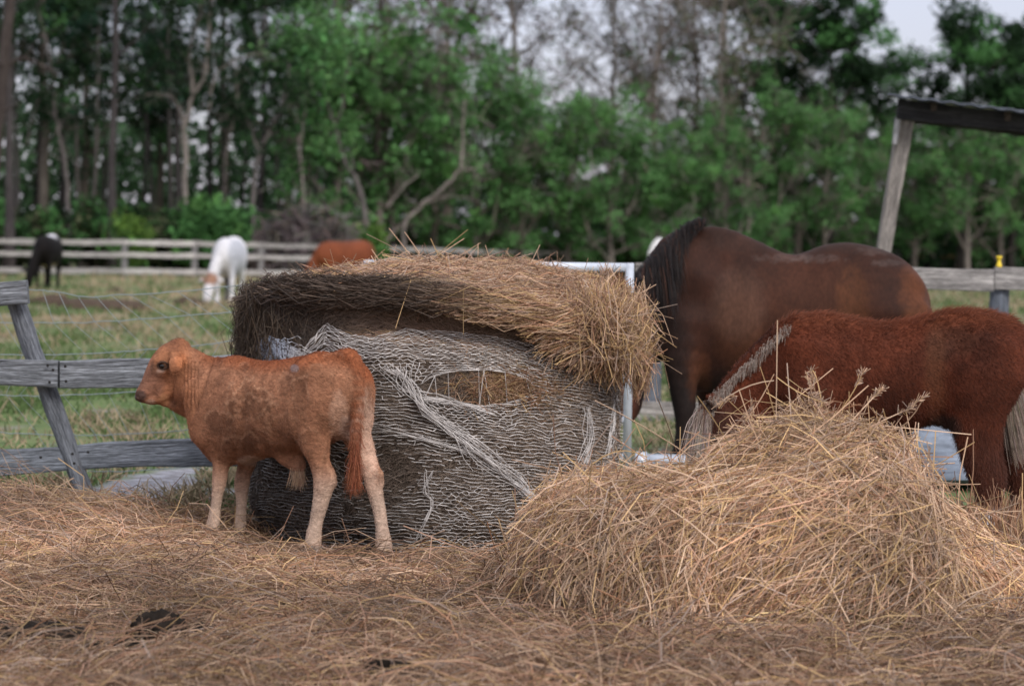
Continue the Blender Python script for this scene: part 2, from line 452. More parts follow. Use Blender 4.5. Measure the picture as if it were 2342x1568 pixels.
def build_ground():
    ys = np.concatenate([np.linspace(-8, 9, 12), np.linspace(9.5, 14, 90), np.linspace(14.1, 24, 60), np.geomspace(25, 130, 70), np.geomspace(140, 900, 12)])
    u = np.linspace(-1, 1, 261); xs = np.sign(u) * (np.abs(u) ** 2.2)
    X = xs[None] * (12 + np.maximum(ys, 0)[:, None] * .9) ; Y = np.broadcast_to(ys[:, None], X.shape)
    Z = terrain(X, Y); ny, nx = X.shape
    V = np.stack([X, Y, Z], -1).reshape(-1, 3)
    i = np.arange(ny - 1)[:, None] * nx; j = np.arange(nx - 1)[None]
    F = np.stack([i + j, i + j + 1, i + nx + j + 1, i + nx + j], -1).reshape(-1, 4)
    m = bpy.data.materials.new('pasture'); m.use_nodes = True
    N = m.node_tree.nodes; L = m.node_tree.links; b = N['Principled BSDF']; b.inputs['Roughness'].default_value = .9; b.inputs['Specular IOR Level'].default_value = .15
    t = N.new('ShaderNodeTexCoord')
    def noise(s, d=5, st=(1, 1, 1)):
        mp = N.new('ShaderNodeMapping'); mp.inputs['Scale'].default_value = st; L.new(t.outputs['Object'], mp.inputs[0])
        q = N.new('ShaderNodeTexNoise'); q.inputs['Scale'].default_value = s; q.inputs['Detail'].default_value = d; L.new(mp.outputs[0], q.inputs['Vector']); return q.outputs[0]
    def rmp(x, a, b_, c0, c1):
        q = N.new('ShaderNodeValToRGB'); q.color_ramp.elements[0].position = a; q.color_ramp.elements[1].position = b_
        q.color_ramp.elements[0].color = (*c0, 1); q.color_ramp.elements[1].color = (*c1, 1); L.new(x, q.inputs[0]); return q.outputs[0]
    def mix(f, a, b_):
        q = N.new('ShaderNodeMix'); q.data_type = 'RGBA'; L.new(f, q.inputs[0]); L.new(a, q.inputs[6]); L.new(b_, q.inputs[7]); return q.outputs[2]
    dry = rmp(noise(7), .3, .7, (.19, .145, .09), (.33, .27, .18))
    grn = rmp(noise(5), .3, .7, (.075, .115, .045), (.15, .20, .075))
    c = mix(rmp(noise(.55, 6, (1, .35, 1)), .38, .56, (0, 0, 0), (1, 1, 1)), dry, grn)
    soil = rmp(noise(9), .35, .65, (.13, .105, .085), (.30, .29, .29))
    c = mix(rmp(noise(1.3, 6, (1, .6, 1)), .60, .68, (0, 0, 0), (1, 1, 1)), c, soil)
    at = N.new('ShaderNodeAttribute'); at.attribute_name = 'Col'; sg = N.new('ShaderNodeSeparateColor'); L.new(at.outputs['Color'], sg.inputs[0])
    sand = rmp(noise(16), .3, .7, (.13, .12, .12), (.36, .37, .42)); c = mix(sg.outputs[0], c, sand)
    L.new(c, b.inputs['Base Color'])
    bu = N.new('ShaderNodeBump'); bu.inputs['Strength'].default_value = .8; bu.inputs['Distance'].default_value = .05; L.new(noise(14), bu.inputs['Height']); L.new(bu.outputs[0], b.inputs['Normal'])
    o = obj('ground', mesh_np('ground', V, F, np.repeat(sand_mask(V[:, 0], V[:, 1])[:, None], 3, 1)), m); tag(o, 'patchy green and dry beige pasture ground', 'ground', kind='structure')

STRAW_COLS = np.array([(.52, .38, .24), (.44, .29, .19), (.56, .42, .20), (.42, .35, .27), (.26, .16, .09), (.60, .47, .31), (.36, .25, .13), (.46, .27, .15)]) * np.array((1.03, .93, .97))
def straw_cols(n, r, w=None, dark=1.0):
    w = np.array(w if w is not None else (3, 3, 2, 2, 1.3, 1.5, 1, 1.2), float); w /= w.sum()
    c = STRAW_COLS[r.choice(len(STRAW_COLS), n, p=w)]
    return np.clip(c * np.where(r.random((n, 1)) < .22, r.uniform(.35, .7, (n, 1)), r.uniform(.7, 1.2, (n, 1))) * dark, 0, 1)

def bent(p, d, L, r, bend=.12, K=3):
    """N bent straws: centre p, direction d, length L"""
    n = len(p); k = np.linspace(-.5, .5, K)
    off = r.normal(0, 1, (n, 3)); off -= d * (off * d).sum(1, keepdims=True)
    kink = (1 - (2 * k) ** 2)
    return p[:, None] + L[:, None, None] * (k[None, :, None] * d[:, None] + bend * kink[None, :, None] * off[:, None] * .5)

def norm(v): return v / np.maximum(np.linalg.norm(v, axis=-1, keepdims=True), 1e-9)

DARK_SPOTS = [(120, 1490, .50, .22), (360, 1480, .22, .12), (700, 1410, .12, .08), (480, 1470, .1, .07), (30, 1450, .3, .2)]
def dark_mask(x, y):
    m = np.zeros_like(x)
    for px, py, rx, ry in DARK_SPOTS:
        d = FPX * 1.22 / (py - yh(px)); cx = (px - 1171) / FPX * d
        q = ((x - cx) / rx) ** 2 + ((y - d) / ry) ** 2 + .9 * (vn2(x * 6, y * 6, 77) - .5)
        m = np.maximum(m, sst(1.2, .6, q))
    return m

def build_hay_litter():
    r = rng(11); parts = []
    nx, ny = 360, 260
    xs = np.linspace(-5.2, 5.2, nx); ys = np.linspace(4.6, 11.6, ny)
    X, Y = np.meshgrid(xs, ys); Z = hay_h(X, Y)
    V = np.stack([X, Y, Z], -1).reshape(-1, 3)
    i = np.arange(ny - 1)[:, None] * nx; j = np.arange(nx - 1)[None]
    F = np.stack([i + j, i + j + 1, i + nx + j + 1, i + nx + j], -1).reshape(-1, 4)
    q = vn2(V[:, 0] * 3, V[:, 1] * 3, 31)[:, None]; dm = dark_mask(V[:, 0], V[:, 1])[:, None]
    C = (np.array((.10, .055, .03)) * (1 - q) + np.array((.18, .11, .065)) * q) * (1 - dm) + np.array((.04, .03, .022)) * dm  # bed colour darkened to stand in for shade between the straws
    bedm = mesh_np('hay_litter', V, F, C)
    root = obj('hay_litter', bedm, M_HAYBASE)
    tag(root, 'loose tan hay strewn thickly over the yard floor', 'hay', kind='stuff')
    # straws
    n = 150000
    y = 5.4 + (11.0 - 5.4) * r.random(n) ** 1.0
    x = r.uniform(-1, 1, n) * (y * .25 + .75)
    z = hay_h(x, y)
    dm = dark_mask(x, y)
    den = vn2(x * 2.6, y * 2.6, 45)
    keep = (z > -.10) & (y < 10.9) & (r.random(n) > .45 * foot(x, y) * (y > 9.35)) & (r.random(n) > dm * .9) & (r.random(n) < .45 + .9 * sst(.25, .6, den)) & ~((r.random(n) < .8) & (np.hypot(x - BC[0], y - BC[1]) < BR + .14)); x, y, z = x[keep], y[keep], z[keep]; n = len(x)
    ang = 2 * math.pi * vn2(x * .9, y * .9, 41) * 1.5 + r.normal(0, .8, n) + (r.random(n) < .3) * r.uniform(0, 6.28, n)
    # lie along the bed's slope
    e = .03
    sx = (hay_h(x + e, y) - hay_h(x - e, y)) / (2 * e); sy = (hay_h(x, y + e) - hay_h(x, y - e)) / (2 * e)
    dx, dy = np.cos(ang), np.sin(ang)
    pit = (r.normal(0.03, .13, n) + (r.random(n) < .04) * r.uniform(.15, .7, n)) * (1 - .75 * foot(x, y))
    d = norm(np.stack([dx, dy, sx * dx + sy * dy + pit], -1))
    L = r.gamma(3.2, .045, n) + .05; L = np.minimum(L, .42)
    p = np.stack([x, y, z + np.abs(r.normal(0, .012, n)) + np.maximum(0, pit) * L * .45 + .003], -1)
    pts = bent(p, d, L, r, .26, 4)
    rad = r.uniform(.0006, .0019, n) * np.where(r.random(n) < .08, 1.35, 1)
    c = straw_cols(n, r); g = vn2(x * 1.3, y * 1.3, 43)[:, None]
    c = c * .88 * (.6 + .62 * sst(.2, .8, g)) * (.8 + .4 * sst(.3, .6, den[keep])[:, None])
    m_ = 26000; yq = r.uniform(5.6, 10.6, m_); xq = r.uniform(-1, 1, m_) * (yq * .23 + .4); kq = (dark_mask(xq, yq) < .3) & (foot(xq, yq) < .4); xq, yq = xq[kq], yq[kq]; m_ = len(xq)
    pq = np.stack([xq, yq, hay_h(xq, yq) + r.uniform(.005, .03, m_)], -1)
    v2, f2, c2 = strands(bent(pq, norm(r.normal(0, 1, (m_, 3)) * np.array((1, 1, .3))), r.uniform(.012, .05, m_), r, .3), r.uniform(.0006, .0022, m_), straw_cols(m_, r, (3, 2, 2, 2, .6, 4, .6, 1), .85))
    v, f, cc = merge([strands(pts, rad, c), (v2, f2, c2)])
    s = obj('straw', mesh_np('straw', v, f, cc, False), M_STRAW, root); s['kind'] = 'stuff'
    return root
# ------------------------------------------------------------------ hay pile in front, right
PILE_X = np.array([1190, 1220, 1245, 1268, 1295, 1345, 1450, 1600, 1680, 1750, 1800, 1850, 1920, 1975, 2020, 2045, 2070, 2105, 2178, 2285, 2480, 2640.])
PILE_Y = 42 + np.array([1340, 1290, 1225, 1150, 1108, 1090, 1080, 1068, 1035, 985, 955, 938, 948, 968, 992, 1032, 1085, 1135, 1190, 1245, 1340, 1390.])
PILE_D = 8.3
def pile_h(x, y):
    px = 1171 + x * FPX / PILE_D
    top = np.interp(px, PILE_X, PILE_Y); z = 1.22 - (top - yh(px)) * PILE_D / FPX
    z = np.where((px < PILE_X[0]) | (px > PILE_X[-1]), 0, np.maximum(z, 0))
    w_ = .18 + .62 * np.clip(z / .5, 0, 1) ** .7
    q = vn2(x * 2.2, y * 2.2, 51)
    t = np.abs(y - PILE_D) / (w_ * (.85 + .35 * q))
    prof = np.maximum(0, 1 - t ** 3.0) ** .55
    skirt = .05 * np.exp(-np.maximum(t - .9, 0) * 4.0) * np.clip(z / .3, 0, 1)
    return np.maximum(z * prof, skirt) * (.96 + .20 * (vn2(x * 5, y * 5, 52) - .5) + .07 * (vn2(x * 13, y * 13, 53) - .5)) - .02

def ears(base, dirs, r, n=14):
    """fluffy seed heads: short bristles along the last part of a stalk"""
    out = []
    for b, d in zip(base, dirs):
        t = r.uniform(.62, 1.0, n)
        p0 = b + d * t[:, None]
        dd = norm(norm(d[None]) * .8 + r.normal(0, .45, (n, 3))) * r.uniform(.012, .035, (n, 1))
        out.append(np.stack([p0, p0 + dd * .5, p0 + dd], 1))
    return np.concatenate(out)

def build_pile():
    r = rng(61)
    x0 = (PILE_X[0] - 1171) / FPX * PILE_D; x1 = (PILE_X[-1] - 1171) / FPX * PILE_D
    root = thing('hay_pile', 'waist high heap of loose tan hay in front of the chestnut foal', 'hay pile', ((x0 + x1) / 2, PILE_D, 0))
    base = np.array(root.location)
    nx, ny = 240, 150
    X, Y = np.meshgrid(np.linspace(x0, x1, nx), np.linspace(PILE_D - 1.15, PILE_D + 1.1, ny)); Z = pile_h(X, Y)
    V = np.stack([X, Y, Z], -1).reshape(-1, 3)
    i = np.arange(ny - 1)[:, None] * nx; j = np.arange(nx - 1)[None]
    F = np.stack([i + j, i + j + 1, i + nx + j + 1, i + nx + j], -1).reshape(-1, 4)
    q = fbm(V * 6, 33)[:, None]
    C = np.array((.12, .065, .035)) * (1 - q) + np.array((.23, .14, .08)) * q
    obj('heap', mesh_np('heap', V - base, F, C), M_HAYBASE, root)
    keepF = F[(Z.ravel()[F] > .005).all(1)]
    N = vnormals(V, keepF); N *= np.sign(N[:, 2:3] + 1e-9)
    wgt = np.where(V[:, 1] < PILE_D + .25, 1.0, .3) 
    n = 52000
    T, b = surf_sample(V, keepF, n, r, wgt)
    p = (V[T] * b[..., None]).sum(1); nn = norm((N[T] * b[..., None]).sum(1))
    steep = 1 - np.clip(nn[:, 2], 0, 1)
    down = np.array((0, 0, -1.)) - nn * (-nn[:, 2:3]); down = norm(down + 1e-6)
    side = np.cross(nn, down)
    a = (vn(p * np.array((2.0, 2, 2)), 71) - .5) * 2.2 + r.normal(0, .38, n)
    rnd = r.random(n) < (.36 - .2 * steep); a = np.where(rnd, r.uniform(-math.pi, math.pi, n), a)
    d = np.cos(a)[:, None] * down + np.sin(a)[:, None] * side
    d = norm(d + nn * r.normal(.03, .14, n)[:, None])
    L = np.minimum(r.gamma(3.2, .05, n) + .05, .42)
    stick = np.abs((d * nn).sum(1)) * L * .5
    pp = p + nn * (np.abs(r.normal(0, .014, n)) + stick * .9)[:, None]
    pts = bent(pp, d, L, r, .22, 4)
    c = straw_cols(n, r, (3, 2, 3, 1.6, .8, 3.2, .8, .8))
    g = fbm(p * 2.5, 73)[:, None]; c = np.clip(c * (.75 + .95 * sst(.25, .75, g)), 0, 1)
    v1 = strands(pts, r.uniform(.0007, .0020, n), c)
    m_ = 16000; T, b = surf_sample(V, keepF, m_, r, wgt); pq = (V[T] * b[..., None]).sum(1); nq = norm((N[T] * b[..., None]).sum(1))
    dq = norm(r.normal(0, 1, (m_, 3))); dq = norm(dq - nq * ((dq * nq).sum(1) * .8)[:, None])
    v7 = strands(bent(pq + nq * r.uniform(.0, .022, m_)[:, None], dq, r.uniform(.012, .05, m_), r, .3), r.uniform(.0006, .0022, m_), straw_cols(m_, r, (3, 2, 2, 2, .6, 4, .6, 1)))
    # longer stalks lying on and poking out
    n2 = 2600
    T, b = surf_sample(V, keepF, n2, r, wgt)
    p = (V[T] * b[..., None]).sum(1); nn = norm((N[T] * b[..., None]).sum(1))
    d = norm(r.normal(0, 1, (n2, 3)) * np.array((1, .6, .8))); d = norm(d - nn * ((d * nn).sum(1) * .88)[:, None]); 
    L = r.uniform(.18, .5, n2)
    pts2 = bent(p + nn * (.012 + .5 * L * np.abs((d * nn).sum(1)))[:, None], d, L, r, .07, 4)
    v2 = strands(pts2, r.uniform(.0014, .0024, n2), straw_cols(n2, r, (2, 1, 3, 1, .2, 4, .4, .6)))
    # stalks standing out of the crest
    n3 = 420
    pxs = np.concatenate([r.normal(1880, 110, 260), r.uniform(1300, 2150, 160)])
    xx = (pxs - 1171) / FPX * PILE_D; yy = PILE_D + r.normal(-.1, .18, n3)
    p0 = np.stack([xx, yy, pile_h(xx, yy) - .02], -1)
    d = norm(np.stack([r.normal(0, .75, n3), r.normal(-.15, .5, n3), np.abs(r.normal(.75, .45, n3))], -1))
    L = r.uniform(.08, .24, n3)
    pts3 = bent(p0 + d * L[:, None] * .45, d, L, r, .1, 4)
    v3 = strands(pts3, r.uniform(.0010, .0019, n3), straw_cols(n3, r, (2, 1, 3, 1, .2, 4, .4, .6)))
    # the long single stalks the eye catches (ends placed on the crest)
    def stalk(pa, pb, d0, d1=None): return (P(*pa, d0), P(*pb, d1 if d1 else d0))
    ST = [stalk((1775, 960), (1778, 732), 8.15), stalk((1770, 870), (1640, 925), 8.1), stalk((1770, 855), (1700, 965), 8.1), stalk((1776, 862), (1885, 920), 8.1),
          stalk((1640, 1085), (1360, 915), 8.0), stalk((1700, 1070), (1565, 985), 8.0), stalk((1670, 1020), (1595, 905), 8.05), stalk((1735, 1010), (1690, 890), 8.0),
          stalk((1560, 1110), (1680, 970), 7.9), stalk((1950, 960), (2020, 885), 8.1), stalk((1900, 960), (1845, 860), 8.1), stalk((2010, 980), (2115, 905), 8.05),
          stalk((1920, 940), (1975, 850), 8.15), stalk((2130, 1130), (2140, 985), 8.0), stalk((1810, 960), (1800, 830), 8.1), stalk((1880, 930), (1855, 845), 8.2),
          stalk((1990, 975), (2090, 930), 8.1), stalk((1345, 1145), (1355, 1060), 7.8), stalk((1355, 1060), (1480, 1045), 7.8), stalk((1300, 1440), (1210, 1385), 7.4), stalk((1330, 1440), (1255, 1370), 7.4),
          stalk((1480, 1200), (1400, 1100), 7.7), stalk((1480, 1190), (1530, 1110), 7.7), stalk((1530, 1250), (1640, 1150), 7.65), stalk((1700, 1330), (1850, 1200), 7.6)]
    A = np.array([s[0] for s in ST]); B = np.array([s[1] for s in ST])
    k = np.linspace(0, 1, 6)[None, :, None]
    sag = np.zeros((len(ST), 6, 3)); sag[..., 2] = (.02 * r.normal(0, 1, (len(ST), 1))) * (4 * k[..., 0] * (1 - k[..., 0]))
    v4 = strands(A[:, None] + (B - A)[:, None] * k + sag, np.full(len(ST), .0021), straw_cols(len(ST), r, (2, 0, 3, .5, 0, 4, 0, 0)))
    eb = ears(A[[1, 2, 3, 9, 10, 11, 12, 15, 16]], (B - A)[[1, 2, 3, 9, 10, 11, 12, 15, 16]], r, 40)
    v5 = strands(eb, np.full(len(eb), .0011), straw_cols(len(eb), r, (2, 1, 1, 3, 0, 4, 0, 0)))
    sel = r.choice(n3, 60, replace=False)
    eb = ears(p0[sel], (d * L[:, None])[sel], r, 12)
    v6 = strands(eb, np.full(len(eb), .0010), straw_cols(len(eb), r, (2, 1, 1, 3, 0, 4, 0, 0)))
    v, f, c = merge([v1, v2, v3, v4, v5, v6, v7])
    s = obj('straw', mesh_np('straw', v - base, f, c, False), M_STRAW, root); s['kind'] = 'stuff'
    # reddish dry grass standing at the heap's right end
    n = 650
    px = np.concatenate([r.normal(2300, 26, 450), r.uniform(2230, 2400, 200)]); dd = 8.75 + r.normal(0, .12, n)
    x = (px - 1171) / FPX * dd
    g = thing('dry_grass_clump', 'reddish clump of dry grass standing by the foal hind hoof', 'grass clump', (x.mean(), 8.75, 0)); gb = np.array(g.location)
    p0 = np.stack([x, dd, np.maximum(pile_h(x, dd), hay_h(x, dd)) - .01], -1)
    d = norm(np.stack([r.normal(0, .28, n) + (x - x.mean()) * .8, r.normal(0, .2, n), np.ones(n)], -1)); L = r.uniform(.14, .36, n)
    pts = bent(p0 + d * L[:, None] * .5, d, L, r, .16, 4)
    c = straw_cols(n, r, (2, 3, 1, 1, 2, .6, 1, 4), .85)
    v, f, c = strands(pts, r.uniform(.0009, .0018, n), c)
    obj('stalks', mesh_np('stalks', v - gb, f, c, False), M_STRAW, g)

# ------------------------------------------------------------------ the round bale
BC = np.array(((992 - 1171) / FPX * 10.6, 10.6)); BR = 0.79; BH = 1.0
def bale_r(th, z):
    """th: angle, -pi/2 faces the camera"""
    c = np.stack([np.cos(th) * 2.2, np.sin(th) * 2.2, z * 2.2], -1)
    r = BR + .06 * (fbm(c, 81) - .5) * 2 + .03 * (fbm(c * 4, 82) - .5)
    fr = np.exp(-((th + math.pi / 2 - .12) / .85) ** 2)
    r = r - .045 * fr * sst(.78, .84, z) * sst(1.0, .95, z)          # the hollow under the cap
    r = r + .03 * fr * sst(.93, 1.0, z)
    lf = np.exp(-((th + math.pi * .93) / .5) ** 2) + np.exp(-((th - math.pi * 1.07) / .5) ** 2)
    r = r + .015 * lf * sst(.62, .78, z)                              # the ragged flap at the left
    r = r - .05 * sst(.12, .0, z)
    return r
RIM_T = np.array([-3.5, -2.9, -2.5, -1.9, -1.57, -1.15, -.68, -.3, .0, .8, 1.57, 2.3, 2.8])
RIM_Z = np.array([.96, .98, 1.03, 1.05, 1.035, .985, .915, .97, 1.03, 1.085, 1.10, 1.06, .96])
def rim_z(th): return np.interp((np.asarray(th) + math.pi) % (2 * math.pi) - math.pi, RIM_T, RIM_Z)
def bale_top(x, y):
    rr = np.hypot(x - BC[0], y - BC[1]) / BR
    th = np.arctan2(y - BC[1], x - BC[0]); zr = rim_z(th)
    return zr - .02 + (1.125 - zr) * np.maximum(0, 1 - rr ** 2.2) + .045 * np.exp(-((x - BC[0] - .33) / .16) ** 2 - ((y - BC[1] - .25) / .2) ** 2) + .04 * (vn2(x * 3, y * 3, 85) - .5) * np.clip(1.2 - rr, 0, 1) * 2

def build_bale():
    r = rng(91)
    root = thing('round_hay_bale', 'big dark round hay bale in torn white net behind the calf', 'hay bale', (BC[0], BC[1], 0)); base = np.array(root.location)
    nt, nz, nr = 260, 110, 40
    th = -math.pi * 1.5 + 2 * math.pi * np.arange(nt) / nt
    zz = np.linspace(-.03, .985, nz)
    T, Zz = np.meshgrid(th, zz); R = bale_r(T, Zz)
    V = np.stack([BC[0] + R * np.cos(T), BC[1] + R * np.sin(T), Zz / .985 * (rim_z(T) - .02)], -1)
    rim = V[-1]; rings = []
    for k in range(1, nr + 1):
        s = 1 - k / (nr + .5); xy = BC + (rim[:, :2] - BC) * s
        z = bale_top(xy[:, 0], xy[:, 1]); z = rim[:, 2] + (z - rim[:, 2]) * min(1, k / 2.)
        rings.append(np.concatenate([xy, z[:, None]], 1))
    V = np.concatenate([V] + [q[None] for q in rings]).reshape(-1, 3)
    nn = nz + nr
    i = np.arange(nn - 1)[:, None] * nt; j = np.arange(nt)[None]; j2 = (j + 1) % nt
    F = np.stack([i + j, i + j2, i + nt + j2, i + nt + j], -1).reshape(-1, 4)
    cidx = len(V); V = np.concatenate([V, [[BC[0], BC[1], bale_top(BC[:1], BC[1:])[0]]]])
    lastr = (nn - 1) * nt + np.arange(nt); F3 = np.stack([lastr, np.roll(lastr, -1), np.full(nt, cidx)], -1)
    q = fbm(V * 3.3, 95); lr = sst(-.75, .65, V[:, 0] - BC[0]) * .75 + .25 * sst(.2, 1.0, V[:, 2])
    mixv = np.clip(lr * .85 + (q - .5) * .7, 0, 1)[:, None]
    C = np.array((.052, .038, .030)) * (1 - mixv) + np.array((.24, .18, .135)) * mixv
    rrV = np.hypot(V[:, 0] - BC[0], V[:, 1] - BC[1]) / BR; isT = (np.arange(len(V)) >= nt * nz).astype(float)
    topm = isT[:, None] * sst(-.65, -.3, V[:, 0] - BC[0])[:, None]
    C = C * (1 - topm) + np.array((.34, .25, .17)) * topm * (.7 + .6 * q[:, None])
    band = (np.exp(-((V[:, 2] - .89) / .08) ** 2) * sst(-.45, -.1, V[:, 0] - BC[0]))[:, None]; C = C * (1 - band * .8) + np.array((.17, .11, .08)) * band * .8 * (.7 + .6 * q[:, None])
    hx, hy = proj(V); hole = sst(1.1, .5, ((hx - 1165) / 70) ** 2 + ((hy - 885) / 38) ** 2)[:, None] * (V[:, 1] < BC[1])[:, None]
    C = C * (1 - hole) + np.array((.30, .18, .09)) * hole
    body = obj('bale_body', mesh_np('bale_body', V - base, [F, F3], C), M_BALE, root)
    bv = BVHTree.FromPolygons([Vector(x) for x in V], [list(map(int, f)) for f in F] + [list(map(int, f)) for f in F3])
    # matted fibres over the body
    N = vnormals(V, F)
    if (N[:nt] * (V[:nt] - np.array((BC[0], BC[1], 0)))).sum() < 0: N = -N
    n = 60000
    wg = np.where(V[:, 1] < BC[1] + .1, 1., .25)
    Tt, b = surf_sample(V, F, n, r, wg)
    p = (V[Tt] * b[..., None]).sum(1); nn_ = norm((N[Tt] * b[..., None]).sum(1)); cc = (C[Tt] * b[..., None]).sum(1)
    tang = norm(np.cross(nn_, np.array((0, 0, 1.)))); upv = np.cross(tang, nn_)
    left = sst(-.25, -.6, p[:, 0] - BC[0])
    a = r.normal(0, .5 + .7 * left, n) + (vn(p * 3, 96) - .5) * 2
    d = norm(np.cos(a)[:, None] * tang + np.sin(a)[:, None] * upv + nn_ * r.normal(0.02, .06, n)[:, None])
    L = np.minimum(r.gamma(3, .018, n) + .02, .2)
    isz = nn_[:, 2] > .6
    c = np.clip(cc * r.uniform(.7, 2.1, (n, 1)) + .012, 0, 1); c = np.where(isz[:, None] & (p[:, 0] > BC[0] - .45)[:, None], straw_cols(n, r) * .95, c)
    pts = bent(p + nn_ * (np.abs(r.normal(0, .004, n)))[:, None], d, L, r, .12)
    f1 = strands(pts, r.uniform(.0006, .0013, n), c)
    v, f, c = merge([f1]); s = obj('matted_fibre', mesh_np('matted_fibre', v - base, f, c, False), M_STRAW, root); s['kind'] = 'stuff'
    # loose hay cap: rim overhang and top
    parts = []
    n = 26000                                                        # over the top
    rr = np.sqrt(r.random(n)) * (BR - .01); tt = r.uniform(-math.pi, math.pi, n)
    x = BC[0] + rr * np.cos(tt); y = BC[1] + rr * np.sin(tt)
    ex = x - BC[0]; darkl = sst(-.35, -.6, ex + .25 * (vn2(x * 4, y * 4, 97) - .5))
    z = bale_top(x, y) - .015 * sst(.9, 1.02, rr / BR)
    clump = .02 * np.maximum(0, vn2(x * 5, y * 5, 98) - .45) * 2
    d = norm(np.stack([r.normal(0, 1, n) + .8, r.normal(0, .7, n), r.normal(.02, .09, n)], -1)); L = np.minimum(r.gamma(3, .04, n) + .04, .3)
    p = np.stack([x, y, z + clump + np.abs(r.normal(0, .012, n))], -1)
    c = straw_cols(n, r, (3, 3, 1.4, 2, .8, 2, .5, 1.3)) * 1.0
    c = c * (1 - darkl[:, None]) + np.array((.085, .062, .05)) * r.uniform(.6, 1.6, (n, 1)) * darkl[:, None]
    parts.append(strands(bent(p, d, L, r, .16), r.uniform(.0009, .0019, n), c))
    # rim: straws lying round the edge and drooping; thick and golden to the right
    n = 30000
    u = r.beta(1.6, 1.0, n); tt = -math.pi * 1.02 + u * (math.pi * 1.12)     # left tangent .. right tangent
    fr = sst(-2.1, -.9, tt)                                          # 0 left, 1 right
    thick = .03 + .03 * sst(-1.7, -1.2, tt) + .12 * sst(-1.1, -.6, tt) * sst(.3, -.1, tt)
    s = r.random(n)
    z = rim_z(tt) + .012 - s * thick + .010 * r.normal(0, 1, n)
    arch = .03 * np.exp(-((tt + 1.9) / .35) ** 2); z = z - arch * s
    R = BR + .035 - .025 * fr - .045 * sst(-.55, -.1, tt) - .05 * sst(-2.2, -2.8, tt) + .035 * (1 - (2 * s - 1) ** 2) * (.4 + fr) + .03 * fr * s + r.normal(0, .011, n)
    p = np.stack([BC[0] + R * np.cos(tt), BC[1] + R * np.sin(tt), z], -1)
    ta = np.stack([-np.sin(tt), np.cos(tt), np.zeros(n)], -1); ou = np.stack([np.cos(tt), np.sin(tt), np.zeros(n)], -1)
    a = r.normal(0, .14, n) + sst(-1.05, -.7, tt) * s * r.choice((-1, 1), n) * r.uniform(0, 1.3, n)
    d = norm(np.cos(a)[:, None] * ta + np.sin(a)[:, None] * np.array((0, 0, -1.)) + ou * r.normal(.02, .08, n)[:, None])
    L = np.minimum(r.gamma(3, .045, n) + .05, .32)
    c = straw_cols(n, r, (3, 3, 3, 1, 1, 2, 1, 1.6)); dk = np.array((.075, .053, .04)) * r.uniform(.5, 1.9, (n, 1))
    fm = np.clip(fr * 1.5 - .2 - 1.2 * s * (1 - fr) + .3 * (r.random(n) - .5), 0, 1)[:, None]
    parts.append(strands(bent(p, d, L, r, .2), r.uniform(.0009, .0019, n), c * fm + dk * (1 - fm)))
    # shaggy left flap hanging down
    n = 6500
    tt = r.normal(-math.pi * .93, .26, n); R = BR + .015 + r.normal(0, .022, n); z0 = .96 - r.random(n) * .36
    p = np.stack([BC[0] + R * np.cos(tt), BC[1] + R * np.sin(tt), z0], -1); L = r.uniform(.06, .24, n)
    d = norm(np.stack([r.normal(-.05, .22, n), r.normal(0, .35, n), -np.abs(r.normal(1, .4, n))], -1))
    parts.append(strands(bent(p, d, L, r, .25), r.uniform(.0008, .0016, n), np.array((.07, .05, .035)) * r.uniform(.5, 1.9, (n, 1))))
    # golden tuft spilling over the right end
    n = 6500
    px = r.normal(1378, 34, n); py = 705 + 120 * r.random(n) ** 1.4 ; px = px + (py - 700) * .12; dd = 10.25 + r.normal(0, .13, n)
    p = np.array([P(a_, b_, c_) for a_, b_, c_ in zip(px, py, dd)]); L = np.minimum(r.gamma(3, .045, n) + .05, .3)
    d = norm(np.stack([r.normal(.08, .5, n), r.normal(0, .5, n), -np.abs(r.normal(.7, .5, n))], -1))
    parts.append(strands(bent(p, d, L, r, .25), r.uniform(.0009, .0019, n), straw_cols(n, r, (3, 2, 4, 1, .6, 2, 1, 1))))
    n = 260; px = r.normal(1462, 14, n); py = r.uniform(800, 880, n); dd = np.full(n, 10.3)
    p = np.array([P(a_, b_, c_) for a_, b_, c_ in zip(px, py, dd)])
    d = norm(np.stack([r.normal(0, .25, n), r.normal(0, .2, n), -np.ones(n)], -1)); L = r.uniform(.08, .2, n)
    parts.append(strands(bent(p, d, L, r, .2), r.uniform(.0008, .0014, n), straw_cols(n, r)))
    # wild stalks poking up from the top and out of the side
    ST = [((990, 590), (1070, 525), 10.6), ((940, 585), (890, 522), 10.7), ((960, 580), (925, 530), 10.7), ((1000, 585), (1062, 545), 10.5), ((950, 590), (838, 535), 10.8), ((1120, 590), (1110, 560), 10.6),
          ((1010, 600), (985, 545), 10.6), ((1040, 590), (1100, 555), 10.6), ((1215, 600), (1235, 560), 10.4), ((1330, 640), (1345, 590), 10.2), ((1380, 650), (1420, 610), 10.2),
          ((1060, 660), (1060, 765), 9.72), ((940, 640), (905, 750), 9.72), ((1440, 780), (1560, 855), 10.0), ((1480, 700), (1420, 740), 10.0), ((870, 600), (850, 570), 10.8), ((800, 610), (815, 580), 10.8)]
    A = np.array([P(*a_, c_) for a_, b_, c_ in ST]); B = np.array([P(*b_, c_) for a_, b_, c_ in ST]); k = np.linspace(0, 1, 5)[None, :, None]
    parts.append(strands(A[:, None] + (B - A)[:, None] * k, np.full(len(ST), .0017), straw_cols(len(ST), r, (2, 0, 4, 0, 0, 3, 0, 0))))
    n = 300; x = BC[0] + r.uniform(-.5, .7, n); y = BC[1] + r.uniform(-.6, .5, n)
